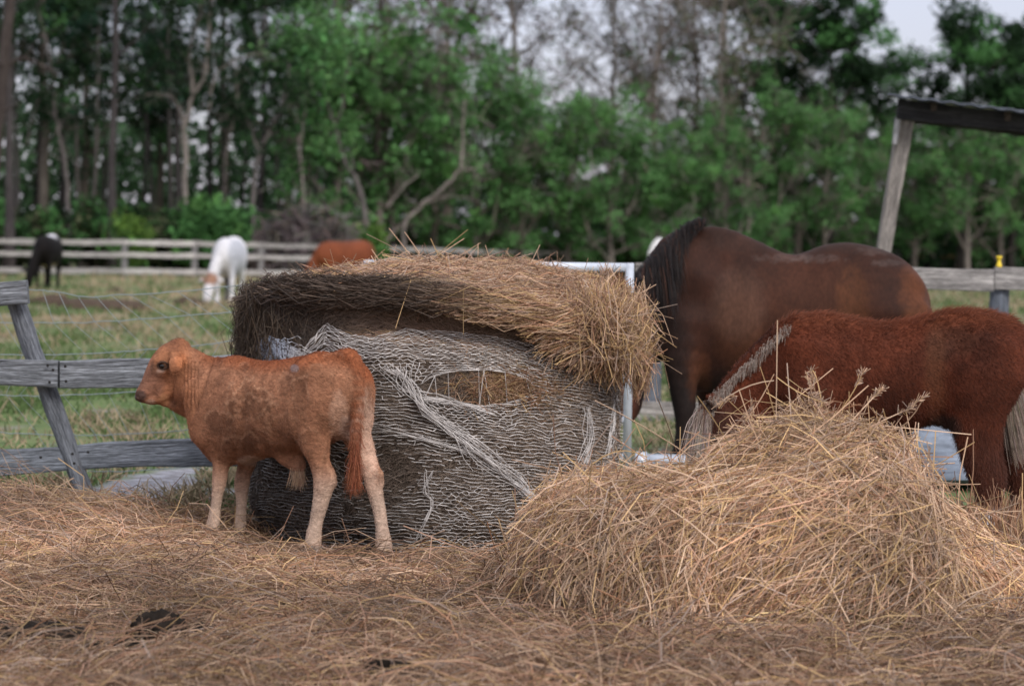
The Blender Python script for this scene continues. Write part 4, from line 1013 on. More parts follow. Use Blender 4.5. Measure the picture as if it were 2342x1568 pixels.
def build_bay_horse():
    d0 = 13.6; m = d0 / FPX
    S = Sculpt((.35, 12.7, -.05), (2.5, 14.5, 1.48), .0125)
    st = [(1545, 610, 850, .14), (1580, 540, 880, .17), (1612, 516, 895, .19), (1680, 543, 900, .23), (1760, 577, 905, .265), (1850, 582, 905, .28), (1940, 552, 885, .275), (1990, 560, 850, .26), (2032, 590, 815, .225), (2060, 630, 770, .16), (2072, 668, 745, .09)]
    S.tube([P(x, (t + b) / 2, d0) for x, t, b, w_ in st], [((b - t) / 2 * m, w_) for x, t, b, w_ in st], .05, 30, kin=.012)
    nk = [(1600, 648, 130, .15), (1548, 692, 108, .12), (1500, 732, 88, .10), (1462, 770, 76, .09)]
    S.tube([P(x, y, d0 - .05) for x, y, r_, w_ in nk], [(r_ * m, w_) for x, y, r_, w_ in nk], .06, 14, up=(-.55, 0, .8), kin=.012)
    hd = [(1458, 730, 62, .10), (1448, 785, 58, .095), (1440, 840, 48, .075), (1436, 890, 38, .06), (1432, 930, 34, .055), (1430, 950, 24, .045)]
    S.tube([P(x, y, d0 - .12) for x, y, r_, w_ in hd], [(r_ * m, w_) for x, y, r_, w_ in hd], .04, 14, up=(-1, 0, .15), kin=.012)
    for s in (1, -1): S.tube([P(1478, 690, d0 - .1 - .06 * s), P(1468, 650, d0 - .1 - .09 * s), P(1462, 628, d0 - .1 - .09 * s)], [(.035, .02), (.032, .016), (.008, .006)], .02, 8)
    def leg(pts, k=.06, n=20): S.tube([P(a, b, d) for a, b, d, r1, r2 in pts], [(r1 * d / FPX, r2 * d / FPX) for a, b, d, r1, r2 in pts], k, n, up=(-1, 0, 0), kin=.01)
    leg([(1570, 740, 13.46, 64, 45), (1562, 830, 13.44, 44, 34), (1562, 890, 13.44, 31, 26), (1566, 938, 13.44, 25, 23), (1564, 965, 13.44, 19, 18), (1561, 1000, 13.44, 17, 16), (1557, 1035, 13.44, 20, 18), (1548, 1058, 13.44, 20, 19), (1541, 1090, 13.44, 26, 24)])
    leg([(1620, 760, 13.76, 62, 45), (1622, 840, 13.76, 44, 34), (1626, 940, 13.76, 25, 23), (1626, 1000, 13.76, 17, 16), (1622, 1035, 13.76, 20, 18), (1614, 1075, 13.76, 26, 24)])
    for dd, ox in ((13.42, 0), (13.78, -38)):
        leg([(2040 + ox, 720, dd, 95, 55), (2035 + ox, 820, dd, 62, 42), (2055 + ox, 890, dd, 38, 30), (2072 + ox, 940, dd, 30, 24), (2066 + ox, 990, dd, 19, 18), (2060 + ox, 1035, dd, 21, 19), (2050 + ox, 1083, dd, 26, 24)])
    S.seg(P(2040, 650, 13.45), P(2020, 780, 13.44), (.17, .07), (.13, .06), .08)
    S.seg(P(1590, 640, 13.47), P(1560, 790, 13.47), (.15, .06), (.12, .05), .08)
    V, F = finish(S); px, py = proj(V)
    n1 = fbm(V * 5, 301)[:, None]; n2 = fbm(V * 18, 302)[:, None]
    C = np.array((.040, .0145, .0085)) * (.5 + .6 * n1) * np.ones((len(V), 3))
    C = mixc(C, blob(px, py, 1830, 700, 150, 110, .9, 2, .4) * .5, (.070, .025, .013))
    C = mixc(C, blob(px, py, 1950, 700, 34, 80, .95, 3, .8) * .45, (.115, .042, .016))
    C = mixc(C, blob(px, py, 2105, 670, 40, 90, .95, 4, .8) * .5, (.13, .045, .018))
    C = mixc(C, blob(px, py, 1690, 760, 50, 110, .8, 5, .4) * .6, (.085, .032, .016))
    C = mixc(C, blob(px, py, 1600, 870, 26, 60, .95, 6, .9) * .35, (.14, .05, .022))  # orange tint paints the lit side of the foreleg into the coat
    C = mixc(C, blob(px, py, 1690, 700, 60, 80, .8, 7, .4) * .35, (.10, .06, .045))
    for cx, cy, rx, ry in ((1800, 590, 60, 9), (1870, 592, 50, 8), (2000, 575, 40, 8), (2030, 600, 30, 7)):  # whitish coat sheen and grey dust painted along the back
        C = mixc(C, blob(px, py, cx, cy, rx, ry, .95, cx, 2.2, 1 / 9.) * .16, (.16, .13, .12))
    C = mixc(C, sst(800, 900, py)[:, None] * (1 - .6 * blob(px, py, 1600, 870, 26, 60, .95, 6, .9)), (.016, .011, .010))
    C = mixc(C, blob(px, py, 1520, 790, 60, 110, .7, 8, .4) * .7, (.016, .011, .010))
    C = mixc(C, (sst(1470, 1440, px) * sst(700, 760, py))[:, None] * .9, (.10, .035, .02))
    C = mixc(C, blob(px, py, 1830, 545, 260, 34, .8, 9, .4) * .5, (.03, .016, .012))
    root = thing('bay_horse', 'dark bay horse with black mane eating behind the right end of the bale', 'horse', P(1800, 900, d0) * (1, 1, 0)); base = np.array(root.location)
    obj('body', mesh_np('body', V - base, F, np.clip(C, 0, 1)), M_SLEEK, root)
    for x, dd in ((1536, 13.44), (1610, 13.76), (2046, 13.42), (2008, 13.78)):
        p = P(x, 0, dd); p[2] = 0
        v, f, c = tube(p + np.array([(.03, 0, .09), (.01, 0, .05), (-.02, 0, .0)]), (.045, .055, .065), 14); obj('hoof', mesh_np('hoof', v - base, f), M_HOOF, root)
    v, f, c = sphere_mesh('eye', P(1437, 770, d0 - .215), .021, 18, 10); obj('eye', mesh_np('eye', v - base, f), M_EYE, root)
    # mane falling to the near side, tail at the far right
    r = rng(31); n = 3600
    cr = catmull(np.array([P(1602, 512, d0 - .03), P(1556, 530, d0 - .03), P(1508, 574, d0 - .04), P(1472, 614, d0 - .05), P(1446, 650, d0 - .06), P(1436, 684, d0 - .08)]), 60)
    i = (r.random(n) * 59).astype(int); p0 = cr[i] + r.normal(0, .012, (n, 3)); L = r.uniform(.08, .34, n) * sst(-4, 26, i) * (.55 + .45 * np.sin(np.pi * np.clip(i / 59., .12, .9)))
    K = 7; k = np.linspace(0, 1, K)[None, :, None]
    wv = (vn(np.stack([i / 59. * 9, i * 0., i * 0.], -1), 303) - .4)[:, None]
    side = np.array((.10, -.30, 0.)) + wv * np.array((.35, -.05, 0)) + r.normal(0, .09, (n, 3))
    pts = p0[:, None] + side[:, None] * L[:, None, None] * np.sqrt(k) + np.array((0, 0, -1.)) * (L[:, None, None] * k ** 1.3) + np.array((0, 0, .02)) * np.sin(k * 3.1)
    pts[..., 1] -= .10 * np.sin(np.clip(k[..., 0] * 1.7, 0, 1.57)) * np.ones((n, 1))
    c = np.where(r.random((n, 1)) < .10, np.array((.075, .032, .02)), np.array((.016, .012, .012))) * r.uniform(.6, 1.5, (n, 1))
    pts = hug(pts, V, F, r)
    hair_curves('mane', pts - base, np.full(n, .0019), c, M_HAIR, root)
    n = 900; p0 = catmull(np.array([P(2068, 612, d0), P(2090, 638, d0), P(2100, 672, d0)]), 30)[(r.random(n) * 29).astype(int)] + r.normal(0, .012, (n, 3)); L = r.uniform(.35, .75, n)
    pts = p0[:, None] + np.array((0, 0, -1.)) * (L[:, None, None] * k) + r.normal(0, .025, (n, 1, 3)) * k
    hair_curves('tail', pts - base, np.full(n, .0016), jitter_col((.05, .024, .016), n, r, .5), M_HAIR, root)

def build_foal():
    d0 = 10.4; m = d0 / FPX
    S = Sculpt((.62, 9.75, -.04), (2.62, 11.0, 1.1), .0095)
    st = [(1790, 775, 940, .085), (1830, 722, 965, .11), (1900, 722, 985, .13), (1980, 738, 992, .15), (2060, 738, 985, .16), (2130, 724, 962, .155), (2200, 708, 945, .155), (2250, 712, 925, .15), (2288, 733, 905, .13), (2312, 768, 880, .09), (2322, 806, 860, .055)]
    S.tube([P(x, (t + b) / 2, d0) for x, t, b, w_ in st], [((b - t) / 2 * m, w_) for x, t, b, w_ in st], .04, 30, kin=.01)
    nk = [(1850, 815, 90, .10), (1790, 845, 86, .085), (1735, 890, 76, .07), (1685, 938, 66, .062), (1655, 970, 58, .058)]
    S.tube([P(x, y, d0 - .02) for x, y, r_, w_ in nk], [(r_ * m, w_) for x, y, r_, w_ in nk], .04, 14, up=(-.6, 0, .8), kin=.01)
    hd = [(1648, 965, 52, .065), (1640, 1020, 54, .066), (1632, 1070, 46, .056), (1622, 1120, 36, .045), (1614, 1160, 32, .042), (1610, 1185, 24, .035)]
    S.tube([P(x, y, d0 - .04) for x, y, r_, w_ in hd], [(r_ * m, w_) for x, y, r_, w_ in hd], .03, 14, up=(-1, 0, .1), kin=.01)
    for s in (1, -1): S.tube([P(1650, 935, d0 - .04 - .04 * s), P(1632, 915, d0 - .04 - .06 * s), P(1612, 905, d0 - .04 - .065 * s)], [(.026, .014), (.024, .012), (.006, .005)], .015, 8)
    def leg(pts, k=.05, n=22): S.tube([P(a, b, d) for a, b, d, r1, r2 in pts], [(r1 * d / FPX, r2 * d / FPX) for a, b, d, r1, r2 in pts], k, n, up=(-1, 0, 0), kin=.008)
    leg([(1850, 900, 10.32, 70, 40), (1850, 985, 10.3, 46, 34), (1852, 1050, 10.3, 33, 28), (1855, 1090, 10.3, 30, 27), (1852, 1140, 10.3, 20, 19), (1848, 1180, 10.3, 24, 22), (1840, 1225, 10.3, 30, 27)])
    leg([(1895, 910, 10.5, 66, 40), (1900, 990, 10.5, 46, 34), (1905, 1080, 10.5, 30, 27), (1903, 1140, 10.5, 20, 19), (1898, 1175, 10.5, 24, 22), (1890, 1212, 10.5, 30, 27)])
    leg([(2245, 860, 10.31, 100, 55), (2235, 940, 10.3, 68, 46), (2238, 1000, 10.3, 52, 38), (2250, 1060, 10.3, 44, 33), (2262, 1100, 10.3, 40, 30), (2262, 1140, 10.3, 28, 25), (2258, 1180, 10.3, 24, 23), (2252, 1205, 10.3, 27, 25), (2246, 1235, 10.3, 31, 28)])
    leg([(2300, 870, 10.5, 95, 55), (2305, 940, 10.5, 66, 46), (2318, 1010, 10.5, 50, 36), (2336, 1070, 10.5, 42, 31), (2342, 1110, 10.5, 33, 26), (2336, 1160, 10.5, 24, 22), (2330, 1190, 10.5, 27, 25), (2325, 1220, 10.5, 31, 28)])
    S.seg(P(2270, 790, 10.28), P(2235, 900, 10.28), (.10, .06), (.09, .055), .06)
    S.seg(P(1850, 790, 10.3), P(1835, 900, 10.3), (.085, .045), (.075, .04), .05)
    S.seg(P(2140, 948, 10.36), P(2168, 966, 10.35), .03, .024, .04)
    S.tube([P(2302, 742, d0), P(2320, 752, d0 - .01), P(2331, 785, d0 - .02), P(2332, 830, d0 - .02)], [.035, .032, .026, .02], .02, 10)
    V, F = finish(S); px, py = proj(V)
    n1 = np.clip((fbm(V * np.array((5, 5, 3.5)), 401)[:, None] - .5) * 1.9 + .5, 0, 1); n2 = fbm(V * 22, 402)[:, None]
    C = np.array((.092, .0235, .0105)) * (.5 + 1.0 * n1) * np.ones((len(V), 3))  # broad darker patches in the coat colour stand in for body shading
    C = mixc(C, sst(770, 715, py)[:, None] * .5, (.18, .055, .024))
    C = mixc(C, blob(px, py, 2140, 850, 24, 110, .95, 3, .9) * .3, (.18, .075, .035))
    C = mixc(C, blob(px, py, 2175, 780, 60, 36, .8, 4, .8) * .5, (.07, .028, .016))
    C = mixc(C, blob(px, py, 2160, 975, 40, 28, .6, 5, .3) * .85, (.03, .018, .014))
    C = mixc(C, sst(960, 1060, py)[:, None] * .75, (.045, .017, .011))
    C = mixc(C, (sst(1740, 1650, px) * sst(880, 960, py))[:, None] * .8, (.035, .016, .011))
    C = mixc(C, sst(1155, 1185, py)[:, None] * blob(px, py, 2255, 1200, 50, 60, .5, 7, .2), (.62, .60, .62))
    C = np.clip(C * (.82 + .36 * n2), 0, 1)
    root = thing('foal', 'shaggy chestnut foal with blond mane bending its head behind the hay pile', 'foal', P(2050, 1000, d0) * (1, 1, 0)); base = np.array(root.location)
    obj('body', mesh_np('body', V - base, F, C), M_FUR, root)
    for x, dd in ((1836, 10.3), (1886, 10.5), (2241, 10.3), (2321, 10.5)):
        p = P(x, 0, dd); p[2] = 0
        v, f, c = tube(p + np.array([(.02, 0, .07), (.006, 0, .035), (-.012, 0, -.005)]), (.034, .041, .048), 14); obj('hoof', mesh_np('hoof', v - base, f), M_HOOF, root)
    v, f, c = sphere_mesh('eye', P(1632, 1005, d0 - .098), .017, 18, 10); obj('eye', mesh_np('eye', v - base, f), M_EYE, root)
    flow = lambda p: np.where(p[:, 2:3] < .5, np.array((.2, 0, -1.)), np.array((1., 0, -.75)))
    lv = .55 + .9 * sst(790, 715, py) + .4 * n1[:, 0]
    fur('coat', V - base, F, np.clip(C * 1.2, 0, 1), 70000, .030, flow, root, 9, .0007, .38, lvar=lv)
    r = rng(32); n = 2400; K = 5; k = np.linspace(0, 1, K)[None, :, None]
    cr = catmull(np.array([P(1800, 745, d0 - .02), P(1760, 785, d0 - .03), P(1700, 842, d0 - .04), P(1655, 888, d0 - .05), P(1622, 920, d0 - .06), P(1606, 945, d0 - .07)]), 60)
    i = (r.random(n) ** .8 * 59).astype(int); p0 = cr[i] + r.normal(0, .008, (n, 3)); L = (r.uniform(.012, .05, n) + .05 * (i > 48)) * (.35 + .65 * np.clip(i / 30., 0, 1)) * (.35 + 1.5 * vn(np.stack([i / 3.1, i * 0., i * 0.], -1), 407))
    side = np.array((-.10, -.42, .25)) + r.normal(0, .18, (n, 3))
    pts = p0[:, None] + side[:, None] * L[:, None, None] * np.sqrt(k) * .7 + np.array((-.1, 0, -1.)) * (L[:, None, None] * k ** 1.6)
    c = np.where(r.random((n, 1)) < .32, np.array((.11, .045, .025)), np.array((.29, .235, .20))) * r.uniform(.6, 1.2, (n, 1))
    pts = hug(pts, V, F, r)
    hair_curves('mane', pts - base, np.full(n, .0013), c, M_HAIR, root)
    n = 1100; p0 = P(1606, 945, d0 - .07) + r.normal(0, .012, (n, 3)) + np.array((0, 0, .0)); L = r.uniform(.10, .24, n)
    side = np.array((-.16, -.10, 0)) + r.normal(0, .10, (n, 3))
    pts = p0[:, None] + side[:, None] * L[:, None, None] * np.sqrt(k) + np.array((0, 0, -1.)) * (L[:, None, None] * k)
    pts = hug(pts, V, F, r)
    hair_curves('forelock', pts - base, np.full(n, .0012), jitter_col((.36, .30, .26), n, r, .35), M_HAIR, root)
    n = 1500; p0 = catmull(np.array([P(2318, 752, d0), P(2330, 775, d0 - .02), P(2334, 820, d0 - .02)]), 30)[(r.random(n) * 29).astype(int)] + r.normal(0, .010, (n, 3)); L = r.uniform(.2, .5, n)
    pts = p0[:, None] + np.array((.03, -.02, -1.)) * (L[:, None, None] * k) + np.array((-.05, -.03, .03)) * np.sin(k * 3.1) + r.normal(0, .02, (n, 1, 3)) * k
    hair_curves('tail', pts - base, np.full(n, .0013), jitter_col((.30, .24, .20), n, r, .45), M_HAIR, root)

# far cattle: one sculpted grazing cow, coloured and turned for each animal
def cow_mesh(head_up=False, turn=0.0):
    S = Sculpt((-1.35, -.55, -.05), (1.35, .55, 1.75), .024)         # faces -x, stands on z = 0
    st = [(-.78, .78, 1.22, .17), (-.62, .66, 1.33, .24), (-.3, .58, 1.34, .30), (.1, .52, 1.33, .33), (.45, .58, 1.36, .31), (.72, .70, 1.38, .26), (.88, .82, 1.30, .16)]
    S.tube([(x, 0, (a + b) / 2) for x, a, b, w_ in st], [((b - a) / 2, w_) for x, a, b, w_ in st], .08, 20, kin=.02)
    if head_up:
        nk = [(-.7, 1.1, .24, .14), (-.9, 1.27, .19, .12), (-1.02, 1.42, .15, .11)]; hd = [(-1.0, 1.48, .13, .11), (-1.12, 1.36, .12, .10), (-1.22, 1.22, .085, .08), (-1.27, 1.14, .07, .07)]
    else:
        nk = [(-.68, 1.02, .25, .15), (-.85, .80, .19, .12), (-.96, .56, .16, .11), (-1.0, .44, .14, .11)]; hd = [(-1.0, .46, .14, .115), (-1.06, .32, .125, .105), (-1.10, .17, .09, .085), (-1.11, .07, .075, .075)]
    ty = lambda x: turn * max(0., -x - .62)
    for q in (nk, hd): S.tube([(x, ty(x), z) for x, z, a, b in q], [(a, b) for x, z, a, b in q], .05, 10, up=(-1, 0, .3), kin=.015)
    hz = 1.50 if head_up else .48; hx_ = -1.0
    for s in (1, -1):
        S.tube([(hx_, .09 * s + ty(hx_), hz), (hx_ + .02, .18 * s + ty(hx_), hz + .01), (hx_ + .03, .27 * s + ty(hx_), hz - .04)], [(.035, .022), (.055, .02), (.015, .01)], .03, 8)
        S.tube([(-.58, .13 * s, .8), (-.58, .15 * s, .55), (-.60, .15 * s, .38), (-.58, .15 * s, .2), (-.6, .15 * s, .03)], [(.15, .09), (.085, .065), (.06, .055), (.042, .042), (.065, .06)], .06, 12, up=(-1, 0, 0))
        S.tube([(.66, .14 * s, .9), (.62, .16 * s, .68), (.74, .16 * s, .45), (.76, .15 * s, .38), (.70, .15 * s, .18), (.68, .15 * s, .03)], [(.20, .12), (.13, .085), (.075, .055), (.065, .05), (.045, .043), (.065, .06)], .06, 14, up=(-1, 0, 0))
    S.tube([(.86, 0, 1.28), (.95, 0, 1.18), (.97, 0, .9), (.96, 0, .55)], [.04, .032, .022, .028], .03, 8)
    return finish(S)

def build_far_cattle():
    Vg, Fg = cow_mesh(turn=.55); Vu, Fu = cow_mesh(True)
    def place(name, label, V, F, C, px, py, d, rz, scale):
        p = P(px, py, d); p[2] = terrain(p[:1], p[1:2])[0]
        root = thing(name, label, 'cow', p)
        body = obj('body', mesh_np('body', V * scale, F, np.clip(C, 0, 1)), M_FUR, root); root.rotation_euler = (0, 0, rz)
        return root
    n = fbm(Vg * 4, 501)[:, None]; one = np.ones((len(Vg), 3))
    C = np.array((.004, .003, .003)) * (.7 + .7 * n) * one
    hump = sst(.45, .15, np.hypot(Vg[:, 0] - .35, Vg[:, 1] * 1.6) + .25 * (n[:, 0] - .5))[:, None] * sst(1.12, 1.25, Vg[:, 2])[:, None]
    C = mixc(C, hump, (.75, .75, .80)); C = mixc(C, (sst(.66, .58, Vg[:, 2]) * (np.abs(Vg[:, 0]) < .45) * (Vg[:, 1] < .1))[:, None] * .8, (.55, .45, .32))
    r1 = place('black_cow', 'black cow with a white patch on its back grazing by the far rail fence', Vg, Fg, C, 108, 600, 62.5, math.radians(91), 1.02)
    C = np.array((.62, .62, .65)) * (.85 + .25 * n) * one
    C = mixc(C, blob(Vg[:, 1], Vg[:, 2], -.22, .95, .12, .45, .7, 3, .5, 5.) * .55 * (Vg[:, 0] < .3)[:, None], (.30, .33, .40))
    C = mixc(C, sst(.19, .12, np.linalg.norm(Vg - np.array((-1.04, .23, .50)), axis=1) + .08 * (n[:, 0] - .5))[:, None] * .9, (.26, .12, .06))
    C = mixc(C, ((Vg[:, 0] > .5) * (Vg[:, 1] > .05) * sst(.75, .6, Vg[:, 2]))[:, None] * .9, (.05, .04, .045))
    r2 = place('white_cow', 'white cow with a brown poll grazing beyond the wire fence', Vg, Fg, C, 524, 600, 50.0, math.radians(88), 1.0)
    C = np.array((.16, .045, .019)) * (.75 + .5 * n) * one
    C = mixc(C, (sst(.5, .2, Vg[:, 2]))[:, None] * .5, (.14, .05, .025))
    r3 = place('red_cow', 'red brown cow grazing beyond the top of the hay bale', Vg, Fg, C, 786, 580, 61.0, math.radians(48), 1.0)
    n = fbm(Vu * 4, 503)[:, None]; C = np.array((.66, .65, .66)) * (.85 + .25 * n) * np.ones((len(Vu), 3))
    r4 = place('white_cow', 'white cow with raised head half hidden by the bay horse', Vu, Fu, C, 1588, 590, 66.0, math.radians(15), 1.0)
# ------------------------------------------------------------------ fences, gate, sheets, shed
def board_mesh(L, h, t, r, warp=.006, nseg=22, taper=1.0, col=(.25, .26, .28)):
    """a sawn board along +x, corners rounded, edges worn"""
    x = np.linspace(0, L, nseg); ph = r.uniform(0, 9, 4)
    top = h / 2 + warp * np.sin(x * 2.3 + ph[0]) + warp * .5 * np.sin(x * 6 + ph[1]) + r.normal(0, warp * .12, nseg)
    bot = -h / 2 * np.linspace(1, taper, nseg) + warp * np.sin(x * 1.9 + ph[2]) + warp * .5 * np.sin(x * 5 + ph[3]) + r.normal(0, warp * .12, nseg)
    c = min(.006, t * .2)
    sec = lambda a, b: [(-t / 2, b + c), (-t / 2, a - c), (-t / 2 + c, a), (t / 2 - c, a), (t / 2, a - c), (t / 2, b + c), (t / 2 - c, b), (-t / 2 + c, b)]
    V = np.array([[(xx, yy, zz) for yy, zz in sec(a, b)] for xx, a, b in zip(x, top, bot)]).reshape(-1, 3)
    k = np.arange(nseg - 1)[:, None]; s = np.arange(8)[None]; s2 = (s + 1) % 8
    F = np.stack([k * 8 + s, (k + 1) * 8 + s, (k + 1) * 8 + s2, k * 8 + s2], -1).reshape(-1, 4)
    e0 = np.array([[0, 1, 2, 7], [2, 3, 6, 7], [3, 4, 5, 6]]); e1 = (e0 + (nseg - 1) * 8)[:, ::-1]
    C = np.asarray(col) * (1 + r.uniform(-.12, .12)) * np.ones((len(V), 3))
    return V, [np.concatenate([F, e0, e1])], C

def board(name, A, B, h, t, parent, r, mat=None, col=(.25, .26, .28), warp=.006, roll=0, taper=1.0):
    A = np.asarray(A, float); B = np.asarray(B, float); d = B - A; L = np.linalg.norm(d)
    V, F, C = board_mesh(L, h, t, r, warp, max(4, int(L / .08) + 2) if L < 4 else 8, taper, col)
    o = obj(name, mesh_np(name, V, F, C, False), mat or M_WOOD, parent)
    x = Vector(d / L); z = Vector((0, 0, 1)); y = z.cross(x).normalized(); z = x.cross(y)
    M = Matrix((x, y, z)).transposed().to_4x4() @ Matrix.Rotation(roll, 4, 'X')
    M.translation = Vector(A - (np.array(parent.location) if parent else 0)); o.matrix_local = M
    return o

def post(name, A, B, rad, parent, col=(.22, .23, .25), sides=14, mat=None):
    k = np.linspace(0, 1, 12)[:, None]; A = np.asarray(A, float); B = np.asarray(B, float)
    r = rng(int(abs(A[0]) * 1000) + 7); pts = A + (B - A) * k; pts[1:-1] += r.normal(0, rad * .04, (10, 3))
    b = np.array(parent.location)
    v, f, c = tube(pts - A, rad * (1 + r.normal(0, .02, 12)), sides, col)
    # stand the mesh along its own x so the grain runs along the post
    x = Vector((B - A) / np.linalg.norm(B - A)); y = Vector((0, 1, 0)); z = x.cross(y).normalized(); y = z.cross(x)
    M = Matrix((x, y, z)).transposed(); Mi = np.array(M.inverted())
    o = obj(name, mesh_np(name, v @ Mi.T, f, c, False), mat or M_WOOD, parent)
    M4 = M.to_4x4(); M4.translation = Vector(A - b); o.matrix_local = M4
    for p in o.data.polygons: p.use_smooth = len(p.vertices) == 4
    return o

def build_near_fence():
    r = rng(71)
    root = thing('rail_fence', 'weathered grey rail fence with a leaning round post left of the calf', 'fence', P(205, 1145, 11.6) * (1, 1, 0))
    pc = (.20, .215, .245); bc = (.235, .25, .275)
    post('post', P(208, 1165, 11.62), P(22, 655, 11.45), .045, root, pc)
    board('rail', P(-130, 684, 11.38), P(64, 670, 11.36), .118, .045, root, r, col=bc)
    board('rail', P(-170, 848, 11.40), P(133, 856, 11.42), .128, .045, root, r, col=bc)
    board('rail', P(134, 855, 11.43), P(620, 842, 11.9), .128, .045, root, r, col=bc, warp=.01)
    board('rail', P(-170, 1066, 11.46), P(600, 1022, 11.75), .148, .05, root, r, col=(.20, .22, .255), warp=.016)
    for px, py in ((108, 836), (112, 874), (120, 846), (148, 838), (150, 872), (160, 1040), (164, 1062), (40, 665), (46, 690), (196, 1036), (92, 1046)):
        q = P(px, py, 11.36); v, f, c = sphere_mesh('nail', (0, 0, 0), .007, 10, 6, (1, .5, 1), (.02, .018, .017)); o = obj('nail', mesh_np('nail', v, f, c), M_DUNG, root)
        q[1] = 11.385 + .05 * (px > 100) * (py > 1000) - .012; o.location = Vector(q - np.array(root.location))
    # bent woven wire fence behind it
    w = thing('wire_fence', 'sagging woven wire fence between the leaning post and the bale', 'fence', P(300, 1140, 12.2) * (1, 1, 0)); wb = np.array(w.location)
    parts = []; d = 12.2
    rows = [[(-60, 645), (70, 662), (130, 668), (200, 680), (260, 675), (330, 672), (430, 665), (520, 655), (620, 648)],
            [(-60, 738), (80, 738), (180, 737), (300, 732), (420, 722), (520, 715), (620, 710)], [(-60, 808), (90, 812), (240, 806), (330, 800), (450, 790), (560, 776), (640, 770)],
            [(-60, 900), (90, 905), (330, 894), (640, 868)], [(-60, 985), (150, 995), (330, 990), (640, 965)], [(-60, 1060), (150, 1075), (330, 1075), (640, 1050)]]
    wires = []
    for row in rows:
        q = catmull(np.array([(a, b, 0) for a, b in row], float), 40); q[:, 1] += r.normal(0, .7, 40)
        wires.append(np.array([P(a, b, d) for a, b in q[:, :2]])); parts.append(tube(wires[-1], .0024, 5))
    for j in range(1, 40, 3):
        pl = [wires[i][min(39, j + int(i * 2.2))] + r.normal(0, .006, 3) for i in range(6) if j + i * 2.2 < 40]
        if len(pl) > 1: parts.append(tube(np.array(pl), .0014, 4))
    v, f, c = mergel(parts); obj('wire', mesh_np('wire', v - wb, f), M_WIRE, w)

def build_far_fence():
    r = rng(72)
    # post positions along the photo's fence line
    pts = [(-385, 85), (-215, 84.3), (-45, 84), (125, 84), (285, 84.5), (445, 86), (597, 88), (733, 91), (865, 94.5), (990, 98.5), (1110, 103), (1233, 108), (1350, 113), (1465, 117), (1580, 121), (1692, 125), (1800, 129), (1905, 132), (2010, 134), (2095, 136), (2190, 138), (2285, 140), (2380, 142)]
    X = []
    for px, d in pts:
        p = P(px, 600, d); p[2] = terrain(p[:1], p[1:2])[0]; X.append(p)
    root = thing('rail_fence', 'long pale three rail fence along the foot of the woods', 'fence', X[8]); b = np.array(root.location)
    for i, p in enumerate(X):
        v, f, c = board_mesh(1.42, .20, .17, r, .004, 5, 1, (.24, .235, .235))
        v = v[:, [2, 1, 0]]; o = obj('post', mesh_np('post', v, [f[0][:, ::-1]], c, False), M_WOOD, root); o.location = Vector(p - b) + Vector((0, 0, -.1))
    for i in range(len(X) - 1):
        for zz, h in ((1.20, .17), (.77, .16), (.20, .19)):
            col = (.50, .48, .465)
            if i >= 19 and zz > 1: col = (.55, .36, .19)
            board('rail', X[i] + (0, -.12, zz), X[i + 1] + (0, -.12, zz), h, .05, root, r, col=tuple(np.array(col) * r.uniform(.75, 1.1)), warp=.012)
    p = P(2205, 600, 131); p[2] = terrain(p[:1], p[1:2])[0]
    V, F, C = sphere_mesh('dirt_mound', (0, 0, 0), 1, 28, 16); V = V * np.array((1.0, .7, .72)) * (1 + .25 * (fbm(V * 2.5, 61) - .5)[:, None]); V[:, 2] += .1
    o = obj('dirt_mound', mesh_np('dirt_mound', V, F, np.full((len(V), 3), .02) * (1.1, .9, .8)), M_DUNG); o.location = p
    tag(o, 'low dark brown mound under the orange far rail', 'mound')

def build_right_fence():
    r = rng(73); d = 17.0
    root = thing('board_fence', 'pale board fence behind the bay horse with a nail stained face board', 'fence', P(1700, 900, d) * (1, 1, 0)); b = np.array(root.location)
    col = (.36, .34, .325)
    for a in (1490, 1890, 2281, 2600):
        q = P(a, 900, d + .09); post('post', q * (1, 1, 0) + (0, 0, -.05), q * (1, 1, 0) + (0, 0, 1.0), .068, root, (.17, .19, .225))
    for x0, x1 in ((1452, 1885), (1887, 2272), (2274, 2640)):
        y0, y1 = 614 + .0146 * (x0 - 1450), 614 + .0146 * (x1 - 1450)
        board('rail', P(x0, y0 + 11, d), P(x1, y1 + 14, d), .155, .045, root, r, col=col, warp=.004)
        board('rail', P(x0, y0 + 330, d), P(x1, y1 + 330, d), .16, .045, root, r, col=col, warp=.004)
    q = P(2285, 598, d)
    v, f, c = tube(np.array([(0, 0, -.045), (0, 0, -.02), (0, 0, -.015), (0, 0, .02), (0, 0, .025), (0, 0, .04)]), (.02, .02, .013, .013, .021, .019), 14)
    cap = obj('insulator', mesh_np('insulator', v, f), M_YEL, root); cap.location = Vector(q - b)

